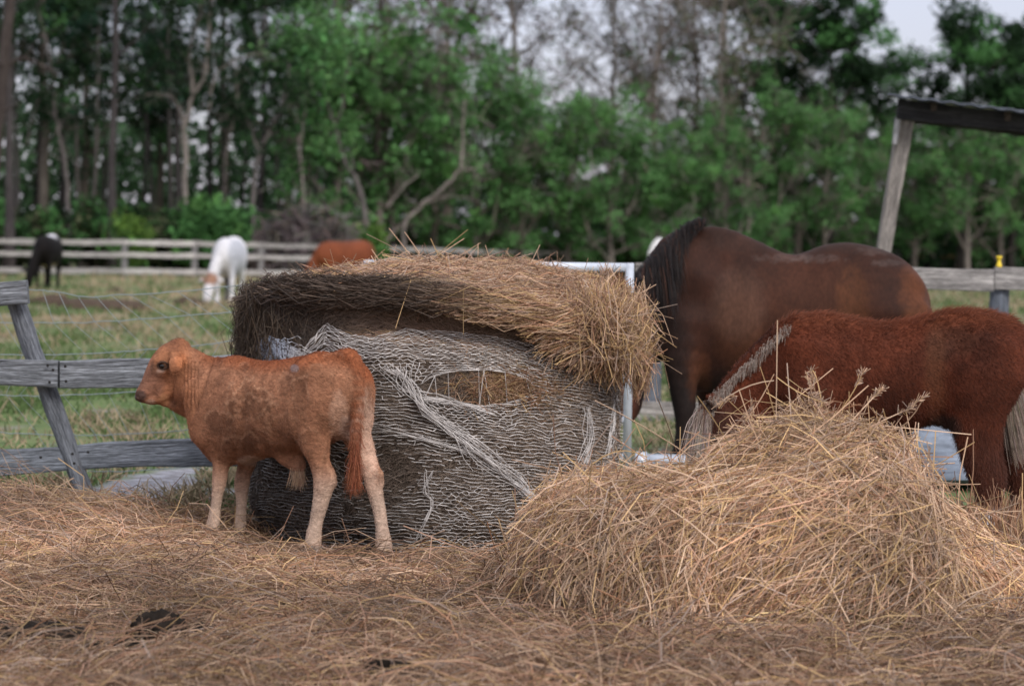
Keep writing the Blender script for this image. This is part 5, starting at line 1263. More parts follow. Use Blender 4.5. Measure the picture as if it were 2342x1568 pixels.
def build_gate():
    d = 12.5; root = thing('tube_gate', 'bluish galvanised tube gate standing behind the hay bale', 'gate', P(1140, 1000, d) * (1, 1, 0)); b = np.array(root.location)
    A = P(842, 600, d); B = P(1440, 600, d)
    xa, xb = A[0], B[0]; R_ = .0235
    def add(nm, pts, rr, col=None):
        v, f, c = tube(np.array(pts), rr, 14); o = obj(nm, mesh_np(nm, v - b, f), M_GALV, root)
    zt = 1.118
    fr = [(xb, d, .10), (xb, d, zt)]
    add('upright', [(xb, d, .02), (xb, d, zt + .024)], R_); add('upright', [(xa, d, .02), (xa, d, zt + .024)], R_)
    for z in (zt, .92, .70, .555, .33, .14): add('rail', [(xa + .02, d, z), (xb - .02, d, z)], R_ * (1 if z == zt else .8))
    for t in (.33, .66): add('brace', [(xa + (xb - xa) * t, d - .03, .12), (xa + (xb - xa) * t, d - .03, zt)], R_ * .6)
    # galvanised sheets lying in the grass
    def sheet(label, x0, x1, y0, y1, z, skew):
        L = x1 - x0; W = y1 - y0; nx, ny = 12, 90
        yy = np.linspace(0, W, ny); rib = .032 * np.clip(np.sin(yy / W * 2 * math.pi * 6) * 2.2, -1, 1)
        X, Y = np.meshgrid(np.linspace(0, L, nx), yy); Z = np.broadcast_to(rib[:, None], X.shape) + .015 * np.sin(X * 1.3) 
        V = np.stack([X, Y, Z], -1).reshape(-1, 3); V2 = V - (0, 0, .004)
        i = np.arange(ny - 1)[:, None] * nx; j = np.arange(nx - 1)[None]; n0 = nx * ny
        F = np.stack([i + j, i + j + 1, i + nx + j + 1, i + nx + j], -1).reshape(-1, 4)
        e = np.concatenate([np.arange(nx - 1)[:, None] + np.array([[0, 1]]), ((ny - 1) * nx + np.arange(nx - 1))[:, None] + np.array([[1, 0]])])
        E = np.concatenate([e, np.stack([np.arange(ny - 1) * nx + nx, np.arange(ny - 1) * nx], -1), np.stack([np.arange(ny - 1) * nx + nx - 1, np.arange(ny - 1) * nx + 2 * nx - 1], -1)])
        side = np.stack([E[:, 0] + n0, E[:, 1] + n0, E[:, 1], E[:, 0]], -1)
        o = obj('metal_sheet', mesh_np('metal_sheet', np.concatenate([V, V2]), [np.concatenate([F, F[:, ::-1] + n0, side])]), M_SHEET)
        o.location = (x0, y0, z); o.rotation_euler = (math.radians(2.5), 0, skew); tag(o, label, 'metal sheet')
    sheet('ribbed steel sheet lying farthest behind the foal, touching the grass', 2.28, 5.2, 14.9, 16.5, .05, .02)
    sheet('ribbed steel sheet lying between the two other sheets behind the foal', 2.22, 5.1, 13.55, 14.65, .05, .045)
    sheet('ribbed steel sheet lying nearest to the foal hind legs', 2.15, 4.9, 12.35, 13.25, .05, .03)
    pr = thing('steel_pipe', 'galvanised pipe lying on the ground under the bay horse', 'pipe', (0.95, 13.0, .06))
    v, f, c = tube(np.array([(-.22, .1, 0), (.0, .06, 0), (.8, -.05, 0), (.82, -.05, 0)]), (.045, .045, .045, .04), 14); obj('pipe_wall', mesh_np('pipe_wall', v, f), M_GALV, pr)
    v, f, c = tube(np.array([(-.27, .107, 0), (-.21, .099, 0)]), (.055, .055), 14); obj('collar', mesh_np('collar', v, f), M_GALV, pr)

M_SHEET = mat_col('sheet_steel', 0.6, 0.35, attr=False, base=(0.20, 0.235, 0.29), noise=[(4, .6, 1.2), (25, .75, 1.2)], metal=0.15)
M_ROOF = mat_col('roof_steel', 0.5, 0.4, attr=False, base=(0.05, 0.06, 0.08), noise=[(4, .8, 1.2)], metal=0.3)

def build_shed():
    r = rng(74); d = 19.0
    root = thing('open_shed', 'open shed with a dark sheet roof on a leaning wooden post', 'shed', P(2030, 900, d) * (1, 1, 0)); b = np.array(root.location)
    a = P(2022, 565, d); t = P(2073, 255, d); q = t + (a - t) * (t[2] / (t[2] - a[2]))
    board('post', q, t, .118, .12, root, r, col=(.30, .275, .255), warp=.006)
    t2 = P(2660, 315, d + .1); board('post', (t2[0], t2[1], 0), t2, .135, .13, root, r, col=(.30, .275, .255), warp=.006)
    board('beam', P(2052, 250, d - .10), P(2700, 323, d - .10), .15, .05, root, r, col=(.085, .085, .095), warp=.004)
    board('beam', P(2075, 262, d + .12), P(2700, 332, d + .12), .13, .05, root, r, col=(.07, .065, .065), warp=.004)
    board('brace', P(2047, 330, d - .09), P(2055, 268, d - .09), .045, .03, root, r, col=(.55, .55, .57))
    # corrugated roof sheet over purlins, sloping gently down to the right
    A = P(2030, 214, d - .5); B = P(2720, 300, d - .5); dirx = B - A; L = np.linalg.norm(dirx); dirx /= L; diry = norm(np.array((.155, 1, .06)))
    nz = norm(np.cross(dirx, diry)); ny, nx = 10, 140
    u, v_ = np.meshgrid(np.linspace(0, L, nx), np.linspace(0, 3.2, ny)); h = .006 * np.sin(u / .076 * math.pi)
    V = A + u[..., None] * dirx + v_[..., None] * diry + h[..., None] * nz; V = V.reshape(-1, 3); V2 = V - nz * .02
    i = np.arange(ny - 1)[:, None] * nx; j = np.arange(nx - 1)[None]; F = np.stack([i + j, i + j + 1, i + nx + j + 1, i + nx + j], -1).reshape(-1, 4); n0 = len(V)
    e = np.stack([np.arange(nx - 1), np.arange(nx - 1) + 1], -1); side = np.stack([e[:, 0] + n0, e[:, 1] + n0, e[:, 1], e[:, 0]], -1)
    obj('roof', mesh_np('roof', np.concatenate([V, V2]) - b, [np.concatenate([F, F[:, ::-1] + n0, side])]), M_ROOF, root)
    for k in (.35, .9, 1.5, 2.1, 2.7):
        s = A + dirx * (k * 1.05) - nz * .055; board('rafter', s + diry * .25, s + diry * 3.1, .07, .045, root, r, col=(.16, .13, .115), warp=.002)

# ------------------------------------------------------------------ dung, clods
def build_dung():
    r = rng(81)
    spots = [((365, 1462), (.085, .06, .06), 'dark dung lump with a ridged top, largest of those in the foreground hay'), ((478, 1468), (.055, .04, .032), 'flat black dung lump right of the largest one'),
             ((428, 1400), (.055, .045, .028), 'reddish brown dung patch above the flat black lump'), ((672, 1405), (.06, .05, .032), 'dark brown dung lump under the calf hind legs, lying alone in the hay'),
             ((733, 1415), (.042, .035, .026), 'small dark dung lump just right of the brown one'), ((586, 1447), (.03, .026, .02), 'tiny black dung lump in the middle of the foreground hay'),
             ((878, 1562), (.07, .05, .045), 'smooth black dung lump cut off by the bottom edge of the photo'), ((262, 1505), (.10, .06, .04), 'low crumbled dung heap left of the largest lump'), ((85, 1460), (.14, .08, .05), 'wide trampled dung heap farthest to the left')]
    for i, ((px, py), s, lab) in enumerate(spots):
        d = FPX * 1.20 / (py - yh(px)); p = P(px, py, d); p[2] = hay_h(p[:1], p[1:2])[0] + s[2] * .24 + .008
        V, F, C = sphere_mesh('dung', (0, 0, 0), 1, 44, 26); k = fbm(V * 2.2 + i * 7, 82)[:, None] - .5; k2 = (fbm(V * 6 + i * 3, 83)[:, None] - .5) + .7 * (fbm(V * 15 + i, 87)[:, None] - .5)
        V = V * (1 + .9 * k + .4 * k2) * np.array(s)
        lumps = [(V, F, C)]
        for q in range(10 if s[0] > .09 else 4):
            rr_ = r.uniform(.12, .34) * s[0] * .55; a_ = r.uniform(0, 6.28); e_ = r.uniform(.5, 1.25); v2, f2, c2 = sphere_mesh('lump', (0, 0, 0), 1, 18, 11)
            v2 = v2 * (1 + 1.3 * (fbm(v2 * 3.5 + q + i, 86)[:, None] - .5)) * rr_ * np.array((1.2, 1, .75)) + np.array((math.cos(a_) * s[0] * e_, math.sin(a_) * s[1] * e_, s[2] * max(0, .7 - .5 * e_))); lumps.append((v2, f2, c2))
        V, F, C = mergel(lumps)
        c = np.array((.10, .055, .035) if i == 2 else (.017, .013, .0105))
        o = obj('dung_lump', mesh_np('dung_lump', V, F, np.broadcast_to(c, (len(V), 3))), M_DUNG); o.location = p; tag(o, lab, 'dung', 'dung lumps in the hay')
    for i, (px, py, s, lab) in enumerate([(262, 662, .22, 'dark earth clod on the grass between the black and white cows'), (225, 700, .8, 'long low dark dirt heap in the pasture behind the wire fence'), (430, 690, .3, 'small dark clod near the white cow'), (118, 690, .45, 'brown tussocky clod below the black cow')]):
        d = FPX * 1.22 / (py + 6 - yh(px)); p = P(px, py, d); p[2] = terrain(p[:1], p[1:2])[0]
        V, F, C = sphere_mesh('clod', (0, 0, 0), 1, 30, 18); V = V * (1 + .8 * (fbm(V * 2 + i, 84)[:, None] - .5)) * np.array((s, s * .6, min(.2, s * .55)))
        o = obj('earth_clod', mesh_np('earth_clod', V, F, np.broadcast_to((.075, .055, .042), (len(V), 3))), M_DUNG); o.location = p; tag(o, lab, 'clod', 'clods in the pasture')

# ------------------------------------------------------------------ pasture grass
def build_grass():
    r = rng(91); n = 130000
    y = 1 / r.uniform(1 / 95., 1 / 10.9, n); x = r.uniform(-1, 1, n) * (y * .27 + 1.2)
    g = vn2(x * .55, y * .2, 601); tus = vn2(x * 2.2, y * 1.1, 602); bare = vn2(x * 1.3, y * .8, 606)
    keep = (sand_mask(x, y) < .4 + .3 * r.random(n)) & (r.random(n) < .15 + 1.1 * sst(.35, .65, tus)) & ~((bare > .60) & (y < 16)); x, y, g, tus = x[keep], y[keep], g[keep], tus[keep]; n = len(x)
    z = terrain(x, y)
    dry = (r.random(n) < sst(.58, .36, g) * .7 + .06)
    h = r.uniform(.03, .10, n) * (1 + 1.0 * dry * sst(.5, .7, tus)) * (.7 + y / 60.)
    p0 = np.stack([x, y, z - .01], -1); d = norm(np.stack([r.normal(0, .5, n), r.normal(0, .5, n), np.ones(n)], -1))
    k = np.linspace(0, 1, 3)[None, :, None]; ln = r.normal(0, .35, (n, 1, 3)) * np.array((1, 1, 0))
    pts = p0[:, None] + h[:, None, None] * (d[:, None] * k + ln * k ** 2)
    rad = (.0012 + .00035 * y)[:, None] * np.array((1, .8, .15))[None]
    c = np.where(dry[:, None], np.array((.36, .29, .19)), np.array((.10, .16, .055))) * r.uniform(.6, 1.25, (n, 1))
    v, f, c = strands(pts, rad, c)
    o = obj('grass', mesh_np('grass', v, f, np.clip(c, 0, 1), False), M_GRASS); tag(o, 'short patchy green and dry grass over the pasture', 'grass', kind='stuff')
# ------------------------------------------------------------------ trees
def leaf_quads(c, s, r, cols, upb=.4):
    n = len(c); nrm = norm(r.normal(0, 1, (n, 3)) + np.array((0, 0, upb)))
    a = norm(np.cross(nrm, norm(r.normal(0, 1, (n, 3))))); b = np.cross(nrm, a)
    s = s[:, None]; w = s * r.uniform(.45, .75, (n, 1))
    V = np.stack([c - a * s * .5, c - b * w * .5, c + a * s * .5, c + b * w * .5], 1).reshape(-1, 3)
    F = np.arange(n * 4).reshape(-1, 4)
    return V, F, np.repeat(cols, 4, axis=0)

def grow(seed, H, tr, fork, lean=(0, 0), nlimb=7, spread=.35, limb_up=.7, depth=2, wob=.05, crown_lo=.35, limb_len=.45):
    """trunk and limbs as tubes; returns wood parts, twig ends (points) and twig polylines"""
    r = rng(seed); parts = []; ends = []
    K = 10; t = np.linspace(0, 1, K)
    off = np.cumsum(r.normal(0, wob * H / K, (K, 2)), 0); off -= off[0]
    tp = np.stack([lean[0] * H * t ** 1.2 + off[:, 0], lean[1] * H * t + off[:, 1], H * t], -1)
    rad = tr * (1 - .82 * t) * (1 + .5 * np.exp(-t * 22)); parts.append(tube(tp, rad, 8))
    def limb(p, d, L, r0, lev):
        k = 6; q = [p]; dd = d.copy()
        for i in range(k - 1):
            dd = norm(dd + r.normal(0, .22, 3) + np.array((0, 0, .07))); q.append(q[-1] + dd * L / (k - 1))
        q = np.array(q); parts.append(tube(q, r0 * np.linspace(1, .35, k), 5 if lev else 6, cap=False))
        ends.extend(q[2:] if lev == 0 else q[1:])
        if lev < depth:
            for m in range(r.integers(3, 5)):
                i = r.integers(1, k); nd = norm(dd + r.normal(0, .75, 3) + np.array((0, 0, .15))); limb(q[i], nd, L * r.uniform(.4, .65), r0 * .45, lev + 1)
    for m in range(nlimb):
        f_ = crown_lo + (1 - crown_lo) * (m + r.random()) / nlimb * .95
        i = f_ * (K - 1); i0 = min(int(i), K - 2); p = tp[i0] + (tp[i0 + 1] - tp[i0]) * (i - i0)
        a = m * 2.4 + r.uniform(-.5, .5); d = norm(np.array((math.cos(a), math.sin(a), limb_up * r.uniform(.5, 1.5))))
        limb(p, d, H * limb_len * spread * 2 * (1.15 - .55 * f_) * r.uniform(.7, 1.2), tr * (1 - .82 * f_) * .55, 0)
    return parts, np.array(ends)

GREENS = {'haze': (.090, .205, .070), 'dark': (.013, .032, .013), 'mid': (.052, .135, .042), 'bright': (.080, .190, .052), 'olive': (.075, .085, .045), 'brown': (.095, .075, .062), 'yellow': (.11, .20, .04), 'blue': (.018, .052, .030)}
def make_tree(seed, H, tr, ncl, per, csize, lsize, green, **kw):
    """-> (trunk mesh, crown mesh)"""
    barkc = kw.pop('bark', (.12, .105, .09)); twigs = kw.pop('twigs', 0); thin = kw.pop('thin', 1.0)
    parts, ends = grow(seed, H, tr, 0, **kw)
    r = rng(seed + 5)
    v, f, c = mergel(parts); c = np.asarray(barkc) * (.7 + .6 * fbm(v * np.array((2, 2, .5)), seed)[:, None])
    tm = mesh_np('trunk', v, f, c)
    idx = r.integers(0, len(ends), ncl); cc = ends[idx] + r.normal(0, csize * .5, (ncl, 3))
    cr = csize * r.uniform(.5, 1.3, ncl)
    P0 = []; Cc = []; base = [GREENS[g] for g in (green if isinstance(green, (tuple, list)) else (green,))]
    for i in range(ncl):
        n = int(per * thin * r.uniform(.5, 1.4)); q = r.normal(0, 1, (n, 3)); q = q / np.maximum(np.linalg.norm(q, axis=1, keepdims=True), .3) * r.random((n, 1)) ** .5
        P0.append(cc[i] + q * cr[i] * np.array((1, 1, .75)))
        Cc.append(np.asarray(base[r.integers(len(base))]) * r.uniform(.6, 1.45) * r.uniform(.7, 1.3, (n, 1)))
    P0 = np.concatenate(P0); Cc = np.clip(np.concatenate(Cc), 0, 1)
    lq = leaf_quads(P0, lsize * r.uniform(.6, 1.4, len(P0)), r, Cc)
    allp = [lq]
    if twigs:
        i = r.integers(0, len(ends), twigs); p = ends[i]; d = norm(r.normal(0, 1, (twigs, 3)) + np.array((0, 0, .35))); L = r.uniform(.4, 1.3, twigs)
        tw = strands(bent(p + d * L[:, None] * .5, d, L, r, .15), r.uniform(.010, .028, (twigs,)), jitter_col((.15, .135, .122), twigs, r, .4)); allp.append(tw)
    v, f, c = merge(allp)
    return tm, mesh_np('crown', v, f, c, False)

def make_shrub(seed, H, W, ncl, per, lsize, green):
    r = rng(seed); cc = r.normal(0, 1, (ncl, 3)); cc /= np.maximum(np.linalg.norm(cc, axis=1, keepdims=True), .5)
    cc = cc * np.array((W * .42, W * .36, H * .40)) * r.random((ncl, 1)) ** .4 + np.array((0, 0, H * .5)); cc[:, 2] = np.abs(cc[:, 2])
    P0 = []; Cc = []; base = [GREENS[g] for g in green]
    for i in range(ncl):
        n = int(per * r.uniform(.6, 1.4)); q = r.normal(0, .55, (n, 3)) * H * .14; P0.append(cc[i] + q)
        Cc.append(np.asarray(base[r.integers(len(base))]) * r.uniform(.6, 1.45) * r.uniform(.7, 1.3, (n, 1)))
    P0 = np.concatenate(P0); P0[:, 2] = np.abs(P0[:, 2]); Cc = np.clip(np.concatenate(Cc), 0, 1)
    v, f, c = leaf_quads(P0, lsize * r.uniform(.6, 1.4, len(P0)), r, Cc); fm = mesh_np('foliage', v, f, c, False)
    parts = []
    for k in range(6):
        a = r.uniform(0, 6.28); q = np.array([(0, 0, -.05), (math.cos(a) * W * .08, math.sin(a) * W * .08, H * .3), (math.cos(a) * W * .2, math.sin(a) * W * .2, H * .62)]); parts.append(tube(q, (.05, .035, .015), 5))
    v, f, c = mergel(parts); return mesh_np('stem', v, f, np.broadcast_to((.11, .09, .07), (len(v), 3))), fm

def build_woods():
    r = rng(111)
    T = {}
    T['oak'] = [make_tree(1000 + i, 13.5, .27, 150, 56, .85, .21, ('dark', 'dark', 'blue', 'mid'), nlimb=9, spread=.36, crown_lo=.38) for i in range(3)]
    T['tall'] = [make_tree(1100 + i, 17, .17, 90, 50, .75, .20, ('dark', 'dark', 'mid'), nlimb=8, spread=.24, crown_lo=.42, wob=.03, bark=(.058, .052, .053)) for i in range(3)]
    T['airy'] = [make_tree(1200 + i, 14, .22, 60, 22, .8, .18, ('brown', 'olive', 'brown', 'olive', 'mid'), nlimb=9, spread=.36, crown_lo=.3, twigs=650, bark=(.17, .145, .125), wob=.07) for i in range(3)]
    T['bushy'] = [make_tree(1300 + i, 7.0, .16, 170, 64, .66, .18, ('haze', 'haze', 'mid', 'bright', 'haze'), nlimb=10, spread=.55, crown_lo=.12, limb_len=.55, bark=(.16, .14, .125), twigs=420) for i in range(3)]
    T['pale'] = [make_tree(1400 + i, 9.5, .17, 50, 26, .7, .26, ('mid', 'dark'), nlimb=6, spread=.42, crown_lo=.3, wob=.09, bark=(.30, .27, .235), lean=(.05 * (i - 1), 0)) for i in range(3)]
    T['slim'] = [make_tree(1600 + i, 14, .13, 30, 30, .65, .22, ('dark', 'dark', 'blue'), nlimb=6, spread=.16, crown_lo=.5, wob=.04, bark=((.075, .068, .066), (.04, .036, .036), (.12, .108, .102))[i]) for i in range(3)]
    T['round'] = [make_tree(1500 + i, 12.5, .26, 130, 90, .75, .22, ('dark', 'mid', 'dark'), nlimb=8, spread=.30, crown_lo=.45, bark=(.05, .045, .042)) for i in range(2)]
    lab = {'oak': ('oak_tree', 'dark leafy oak standing in the wood behind the far fence', 'dark leafy oaks of the wood'),
           'tall': ('tall_tree', 'tall dark straight trunked tree in the wood behind the far fence', 'tall dark trees of the wood'),
           'airy': ('sparse_tree', 'sparse brownish tree with sky showing through its twigs', 'sparse brownish trees of the wood'),
           'bushy': ('bushy_tree', 'low bushy green tree leafy nearly to the ground before the wood', 'bushy green trees before the wood'),
           'slim': ('slim_tree', 'slim bare stemmed tree standing in the left half of the wood', 'slim bare stemmed trees of the wood'),
           'pale': ('pale_tree', 'crooked pale barked tree with thin foliage at the edge of the wood', 'crooked pale trees at the wood edge'),
           'round': ('crowned_tree', 'dark tree with a clumpy crown against the open sky', 'dark clumpy crowned trees')}
    cnt = {}
    def tree(kind, px, d, s=1.0, label=None, rz=None):
        i = cnt.get(kind, 0); cnt[kind] = i + 1
        tm, cm = T[kind][i % len(T[kind])]; nm, lb, gr = lab[kind]
        p = P(px, 600, d); p[2] = terrain(p[:1], p[1:2])[0] - .1
        o = thing(nm, label or lb, 'tree', p, None if label else gr)
        obj('trunk', tm, None, o); obj('crown', cm, None, o)
        o.rotation_euler = (0, 0, r.uniform(0, 6.28) if rz is None else rz); o.scale = (s * r.uniform(.92, 1.08), s * r.uniform(.92, 1.08), s)
        return o
    for k in T:
        for tm, cm in T[k]:
            tm.materials.append(M_BARK); cm.materials.append(M_LEAF)
    # left: dense and dark
    tree('tall', -60, 88, 1.0); tree('tall', 20, 86, 1.1, 'thick trunked tall tree cut by the left edge of the photo'); tree('oak', 95, 101, 1.05); tree('oak', -30, 108, 1.1); tree('oak', 190, 106, .95)
    tree('tall', 262, 92, 1.15, 'tall tree with a straight bare trunk left of the big sky gap'); tree('tall', 140, 112, 1.0); tree('oak', 370, 112, .8); tree('tall', 405, 104, .95); tree('oak', 520, 105, 1.05); tree('tall', 600, 100, .95); tree('oak', 660, 110, 1.05); tree('tall', 480, 115, 1.0)
    for px, d, k in ((45, 97, .9), (80, 109, 1), (210, 98, .85), (232, 112, 1), (325, 100, .8), (350, 116, 1), (395, 98, .95), (548, 108, .9), (640, 101, .85), (725, 112, .95), (500, 96, .75), (182, 103, .9)): tree('slim', px, d, k)
    # middle: airy above, green below
    tree('airy', 760, 108, 1.1); tree('airy', 880, 110, 1.05); tree('airy', 1030, 114, 1.15); tree('airy', 1190, 112, 1.1); tree('airy', 1395, 116, 1.0); tree('airy', 1500, 112, .95); tree('airy', 1590, 118, 1.1)
    tree('bushy', 770, 99, 1.15); tree('bushy', 870, 100, 1.3); tree('bushy', 985, 103, 1.2); tree('bushy', 1090, 104, 1.0); tree('bushy', 1190, 105, 1.0); tree('bushy', 1300, 108, .95); tree('bushy', 1400, 107, .85); tree('bushy', 1490, 109, .72)
    # right
    tree('airy', 1655, 116, 1.15, 'sparse tree with a pale bent trunk near the middle right'); tree('round', 1760, 122, 1.05); tree('round', 1900, 120, 1.08, 'dark clumpy tree left of the open sky'); tree('round', 1990, 126, .85); tree('airy', 1830, 128, 1.0)
    tree('bushy', 1610, 116, .95); tree('bushy', 1710, 114, 1.0); tree('bushy', 1800, 118, 1.05); tree('bushy', 1890, 116, .95); tree('bushy', 1980, 122, .9); tree('bushy', 2090, 126, .95)
    tree('round', 2205, 121, 1.02, 'dark tree rising alone into the sky behind the shed roof'); tree('round', 2120, 133, .72); tree('round', 2310, 128, .92); tree('round', 2400, 124, .95); tree('bushy', 2190, 128, 1.0); tree('bushy', 2290, 126, 1.0); tree('bushy', 2380, 130, 1.0); tree('bushy', 2215, 117, .95); tree('bushy', 1655, 110, .8); tree('oak', 2480, 126, .9); tree('oak', -160, 100, 1.0)
    for i, px in enumerate((-260, -360, -470, -590, -720, 2570, 2680, 2800, 2930)): tree(('oak', 'tall', 'oak', 'bushy')[i % 4], px, 98 + (i * 7) % 13 + (26 if px > 0 else 0), 1.0)
    # trees whose bare limbs show in the photo, limb by limb
    def limbed(name, label, d, col, limbs, nleaf=0, green='mid', near=0):
        rr = rng(int(d * 97) + len(label)); base = P(limbs[0][0][0][0], 600, d); base[2] = terrain(base[:1], base[1:2])[0] - .1
        o = thing(name, label, 'tree', base); parts = []; ends = []
        for i, (pl, r0, r1) in enumerate(limbs):
            q = np.array([P(a_, b_, d + near * i * .3) for a_, b_ in pl]); 
            if i == 0: q = np.concatenate([[[q[0][0], q[0][1], base[2]]], q])
            q = catmull(q, 5 * len(q)); q += rr.normal(0, .02, q.shape); rad = np.linspace(r0 * .72, r1 * .72, len(q))
            parts.append(tube(q - base, rad, 7, col)); ends.append(q[len(q) // 2:])
            for k in range(3 * len(pl)):
                j = rr.integers(len(q) // 3, len(q)); dd = norm(rr.normal(0, 1, 3) + np.array((0, 0, .5))); L = rr.uniform(.3, 1.2)
                parts.append(tube(q[j] - base + dd * L * np.linspace(0, 1, 5)[:, None] + rr.normal(0, .04, (5, 3)), np.linspace(max(.012, rad[j] * .35), .008, 5), 5, col)); ends.append(q[j:j + 1] + dd * L)
        v, f, c = mergel(parts); obj('trunk', mesh_np('trunk', v, f, c), M_BARK, o)
        if nleaf:
            E = np.concatenate(ends); n = nleaf; c0 = E[rr.integers(0, len(E), n // 12)]; p = np.repeat(c0, 12, 0) + rr.normal(0, .38, (len(c0) * 12, 3))
            v, f, c = leaf_quads(p - base, .26 * rr.uniform(.6, 1.4, len(p)), rr, jitter_col(GREENS[green], len(p), rr, .4)); obj('crown', mesh_np('crown', v, f, np.clip(c, 0, 1), False), M_LEAF, o)
    PALE = (.19, .168, .155); GREY = (.12, .108, .105); DARK = (.055, .045, .042)
    limbed('pale_tree', 'pale tree with two twisting upright limbs above the white cow', 91.5, PALE, [([(425, 560), (424, 330), (420, 290), (440, 215), (432, 120), (455, 40), (470, -60)], .17, .06), ([(440, 215), (470, 170), (478, 60), (492, -50)], .10, .05), ([(424, 300), (395, 225), (330, 215)], .06, .03), ([(478, 250), (498, 165), (560, 130), (620, 120)], .06, .03)], 700, 'dark')
    limbed('pale_tree', 'leaning grey tree right of the white cow forking at half height', 92, GREY, [([(582, 560), (580, 440), (592, 360), (622, 290), (645, 240), (660, 150)], .15, .05), ([(592, 345), (565, 270), (553, 235)], .08, .03), ([(610, 300), (655, 245), (700, 238)], .06, .03)], 600, 'dark')
    limbed('pale_tree', 'pale tree with two close upright limbs above the brush pile', 94, PALE, [([(695, 560), (692, 420), (686, 350), (680, 260), (688, 150)], .14, .04), ([(686, 330), (700, 230), (704, 160)], .07, .03)], 500, 'mid')
    limbed('pale_tree', 'grey tree curving over to the right above the brush pile', 95, GREY, [([(845, 560), (822, 430), (790, 370), (770, 300), (745, 220), (738, 150), (760, 60)], .17, .05), ([(770, 290), (785, 220), (797, 130)], .09, .04), ([(775, 300), (720, 330)], .05, .02)], 900, 'haze')
    limbed('dead_tree', 'bare grey fallen tree slanting up to the right behind the brush pile', 93, PALE, [([(925, 520), (945, 490), (1010, 432), (1052, 380), (1058, 300), (1062, 230)], .13, .06), ([(885, 475), (920, 430), (958, 398)], .07, .04), ([(958, 470), (1030, 448), (1100, 462)], .05, .02), ([(1050, 390), (1120, 380)], .05, .02)])
    limbed('pale_tree', 'grey crooked tree between the thick left trunk and the straight bare trunk', 93, GREY, [([(158, 560), (152, 400), (138, 330), (125, 250), (118, 150), (92, 40), (80, -40)], .14, .06), ([(60, 330), (75, 270), (100, 190)], .07, .04)], 500, 'dark')
    limbed('pale_tree', 'thin pale stem left of the leaning grey tree', 95, PALE, [([(512, 560), (514, 380), (528, 300), (542, 225), (536, 150)], .09, .04), ([(500, 280), (520, 262), (540, 240)], .05, .03)], 300, 'dark')
    limbed('leaning_tree', 'thick trunk leaning in at the left edge with one bare bent branch', 82, DARK, [([(-30, 560), (0, 250), (22, 0), (30, -60)], .32, .24), ([(6, 175), (30, 140), (70, 138), (122, 168)], .10, .06)])
    limbed('pale_tree', 'pale tree rising past the top of the photo right of its middle', 112, PALE, [([(1640, 560), (1640, 440), (1652, 260), (1648, 120), (1662, -40)], .19, .10), ([(1654, 175), (1690, 112), (1735, 95), (1780, 100)], .12, .05), ([(1636, 450), (1650, 370), (1668, 330)], .11, .06)], 700, 'olive')
    limbed('bare_oak', 'dark spreading bare oak with crooked limbs against the sky', 113, DARK, [([(985, 560), (1010, 300), (1040, 130), (1062, 60), (1095, -10), (1110, -60)], .26, .12), ([(1045, 120), (1130, 135), (1205, 112), (1260, 60)], .13, .05), ([(1062, 60), (1010, 10), (985, -40)], .12, .06), ([(1120, 130), (1180, 40), (1200, -40)], .10, .05)], 500, 'brown')
    limbed('bare_oak', 'dark oak limb arching down over the pale tree with close limbs', 101, DARK, [([(900, 560), (880, 250), (880, 60), (860, -40)], .22, .12), ([(880, 62), (820, 68), (740, 95), (692, 132), (662, 190), (652, 260)], .17, .07)], 600, 'olive')
    limbed('bare_oak', 'bare twiggy tree with dark forked crown left of the horse shed gap', 118, DARK, [([(1470, 560), (1466, 330), (1470, 230), (1440, 120), (1400, 20)], .18, .06), ([(1470, 230), (1510, 130), (1560, 40)], .11, .05), ([(1445, 140), (1330, 80), (1290, 10)], .09, .04)], 500, 'olive')
    # shrubs along the fence
    SH = [make_shrub(2000, 2.6, 2.9, 90, 42, .20, ('bright', 'mid', 'mid')), make_shrub(2001, 2.4, 3.4, 90, 42, .20, ('mid', 'dark', 'olive')), make_shrub(2002, 2.8, 3.6, 100, 42, .20, ('mid', 'bright', 'olive')), make_shrub(2003, 3.0, 1.9, 60, 40, .22, ('yellow', 'bright', 'yellow'))]
    for a, b in SH: a.materials.append(M_BARK); b.materials.append(M_LEAF)
    def shrub(v, px, d, s, label, group=None, sz=1.0):
        p = P(px, 600, d); p[2] = terrain(p[:1], p[1:2])[0] - .05; o = thing('shrub', label, 'shrub', p, group)
        obj('stem', SH[v][0], None, o); obj('foliage', SH[v][1], None, o); o.rotation_euler = (0, 0, r.uniform(0, 6.28)); o.scale = (s, s, s * sz)
    shrub(3, 295, 88, .82, 'bright yellow green young tree behind the far fence, right of the black cow')
    shrub(0, 480, 90.5, 1.25, 'rounded bright green shrub behind the far fence above the white cow'); shrub(3, 850, 94, .78, 'small fresh green sapling above the brush pile')
    gl = ('dark green shrub in the hedge behind the far fence', 'dark shrubs behind the far fence'); gm = ('mixed green shrub in the hedge behind the far fence', 'mixed green shrubs behind the far fence')
    for px in np.arange(-520, 720, 62): shrub(1, px + r.uniform(-14, 14), 91 + r.uniform(0, 6) + 7 * (560 < px < 840), r.uniform(.85, 1.35), *gl)
    for px in np.arange(690, 1700, 66): shrub((2, 0, 2)[r.integers(3)], px + r.uniform(-14, 14), 99 + (px - 700) * .018 + r.uniform(0, 6), r.uniform(.75, 1.15), *gm)
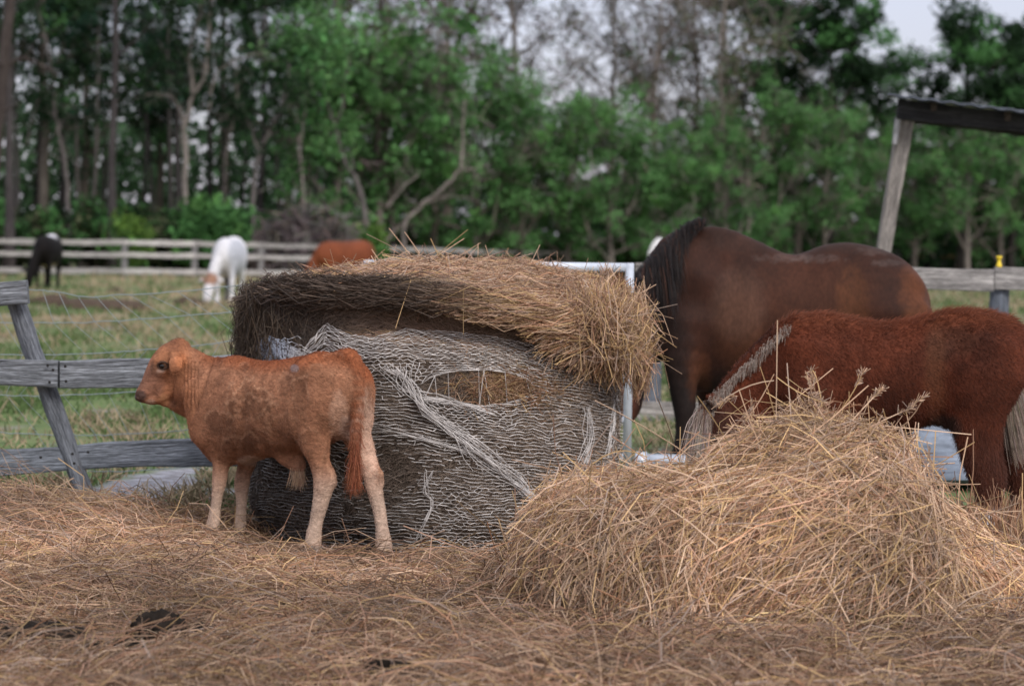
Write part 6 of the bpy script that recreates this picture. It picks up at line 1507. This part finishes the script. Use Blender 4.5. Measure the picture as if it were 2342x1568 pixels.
    for px in np.arange(1690, 2800, 66): shrub((2, 0, 1)[r.integers(3)], px + r.uniform(-14, 14), 128 + (px - 1700) * .022 + r.uniform(0, 6), r.uniform(.95, 1.5), *gm)
    # brush pile of dead branches
    p = P(700, 600, 92.5); p[2] = terrain(p[:1], p[1:2])[0]; n = 1900
    a = r.normal(0, 1, (n, 3)); a /= np.maximum(np.linalg.norm(a, axis=1, keepdims=True), .45); q = a * np.array((2.2, 1.1, 1.5)) * r.random((n, 1)) ** .35; q[:, 2] = np.abs(q[:, 2]) * 1.55 + .1
    d = norm(r.normal(0, 1, (n, 3)) * np.array((1, .6, .65))); L = r.uniform(.5, 2.0, n)
    v, f, c = strands(bent(q, d, L, r, .35, 5), r.uniform(.012, .035, n), jitter_col((.13, .11, .108), n, r, .5)); o = obj('brush_pile', mesh_np('brush_pile', v, f, np.clip(c, 0, 1), False), M_BARK); o.location = p
    tag(o, 'grey brown pile of dead branches behind the far fence', 'brush pile')
    # the mass of the wood behind
    n = 40000; px = r.uniform(-800, 3050, n); d = r.uniform(128, 150, n)
    x = (px - 1171) / FPX * d; hh = 2.6 + 3.6 * vn2(x * .16, d * 0, 701) + 2.5 * vn2(x * .6, d * .1, 702) + 3.5 * sst(800, 500, px)
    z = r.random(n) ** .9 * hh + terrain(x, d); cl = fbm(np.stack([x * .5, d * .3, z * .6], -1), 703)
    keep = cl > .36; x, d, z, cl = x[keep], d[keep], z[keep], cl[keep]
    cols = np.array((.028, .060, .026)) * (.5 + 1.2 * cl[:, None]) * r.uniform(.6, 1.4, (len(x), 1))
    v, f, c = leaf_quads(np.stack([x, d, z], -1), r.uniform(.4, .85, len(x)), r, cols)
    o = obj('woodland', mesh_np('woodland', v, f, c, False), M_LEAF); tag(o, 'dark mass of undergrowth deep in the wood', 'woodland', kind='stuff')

# ------------------------------------------------------------------ build
import time as _t
for fn in (build_ground, build_woods, build_far_fence, build_shed, build_right_fence, build_near_fence, build_gate, build_bale, build_calf, build_bay_horse, build_foal, build_far_cattle, build_hay_litter, build_pile, build_dung, build_grass):
    t0 = _t.time(); fn(); print('%-20s %.1f s' % (fn.__name__, _t.time() - t0))
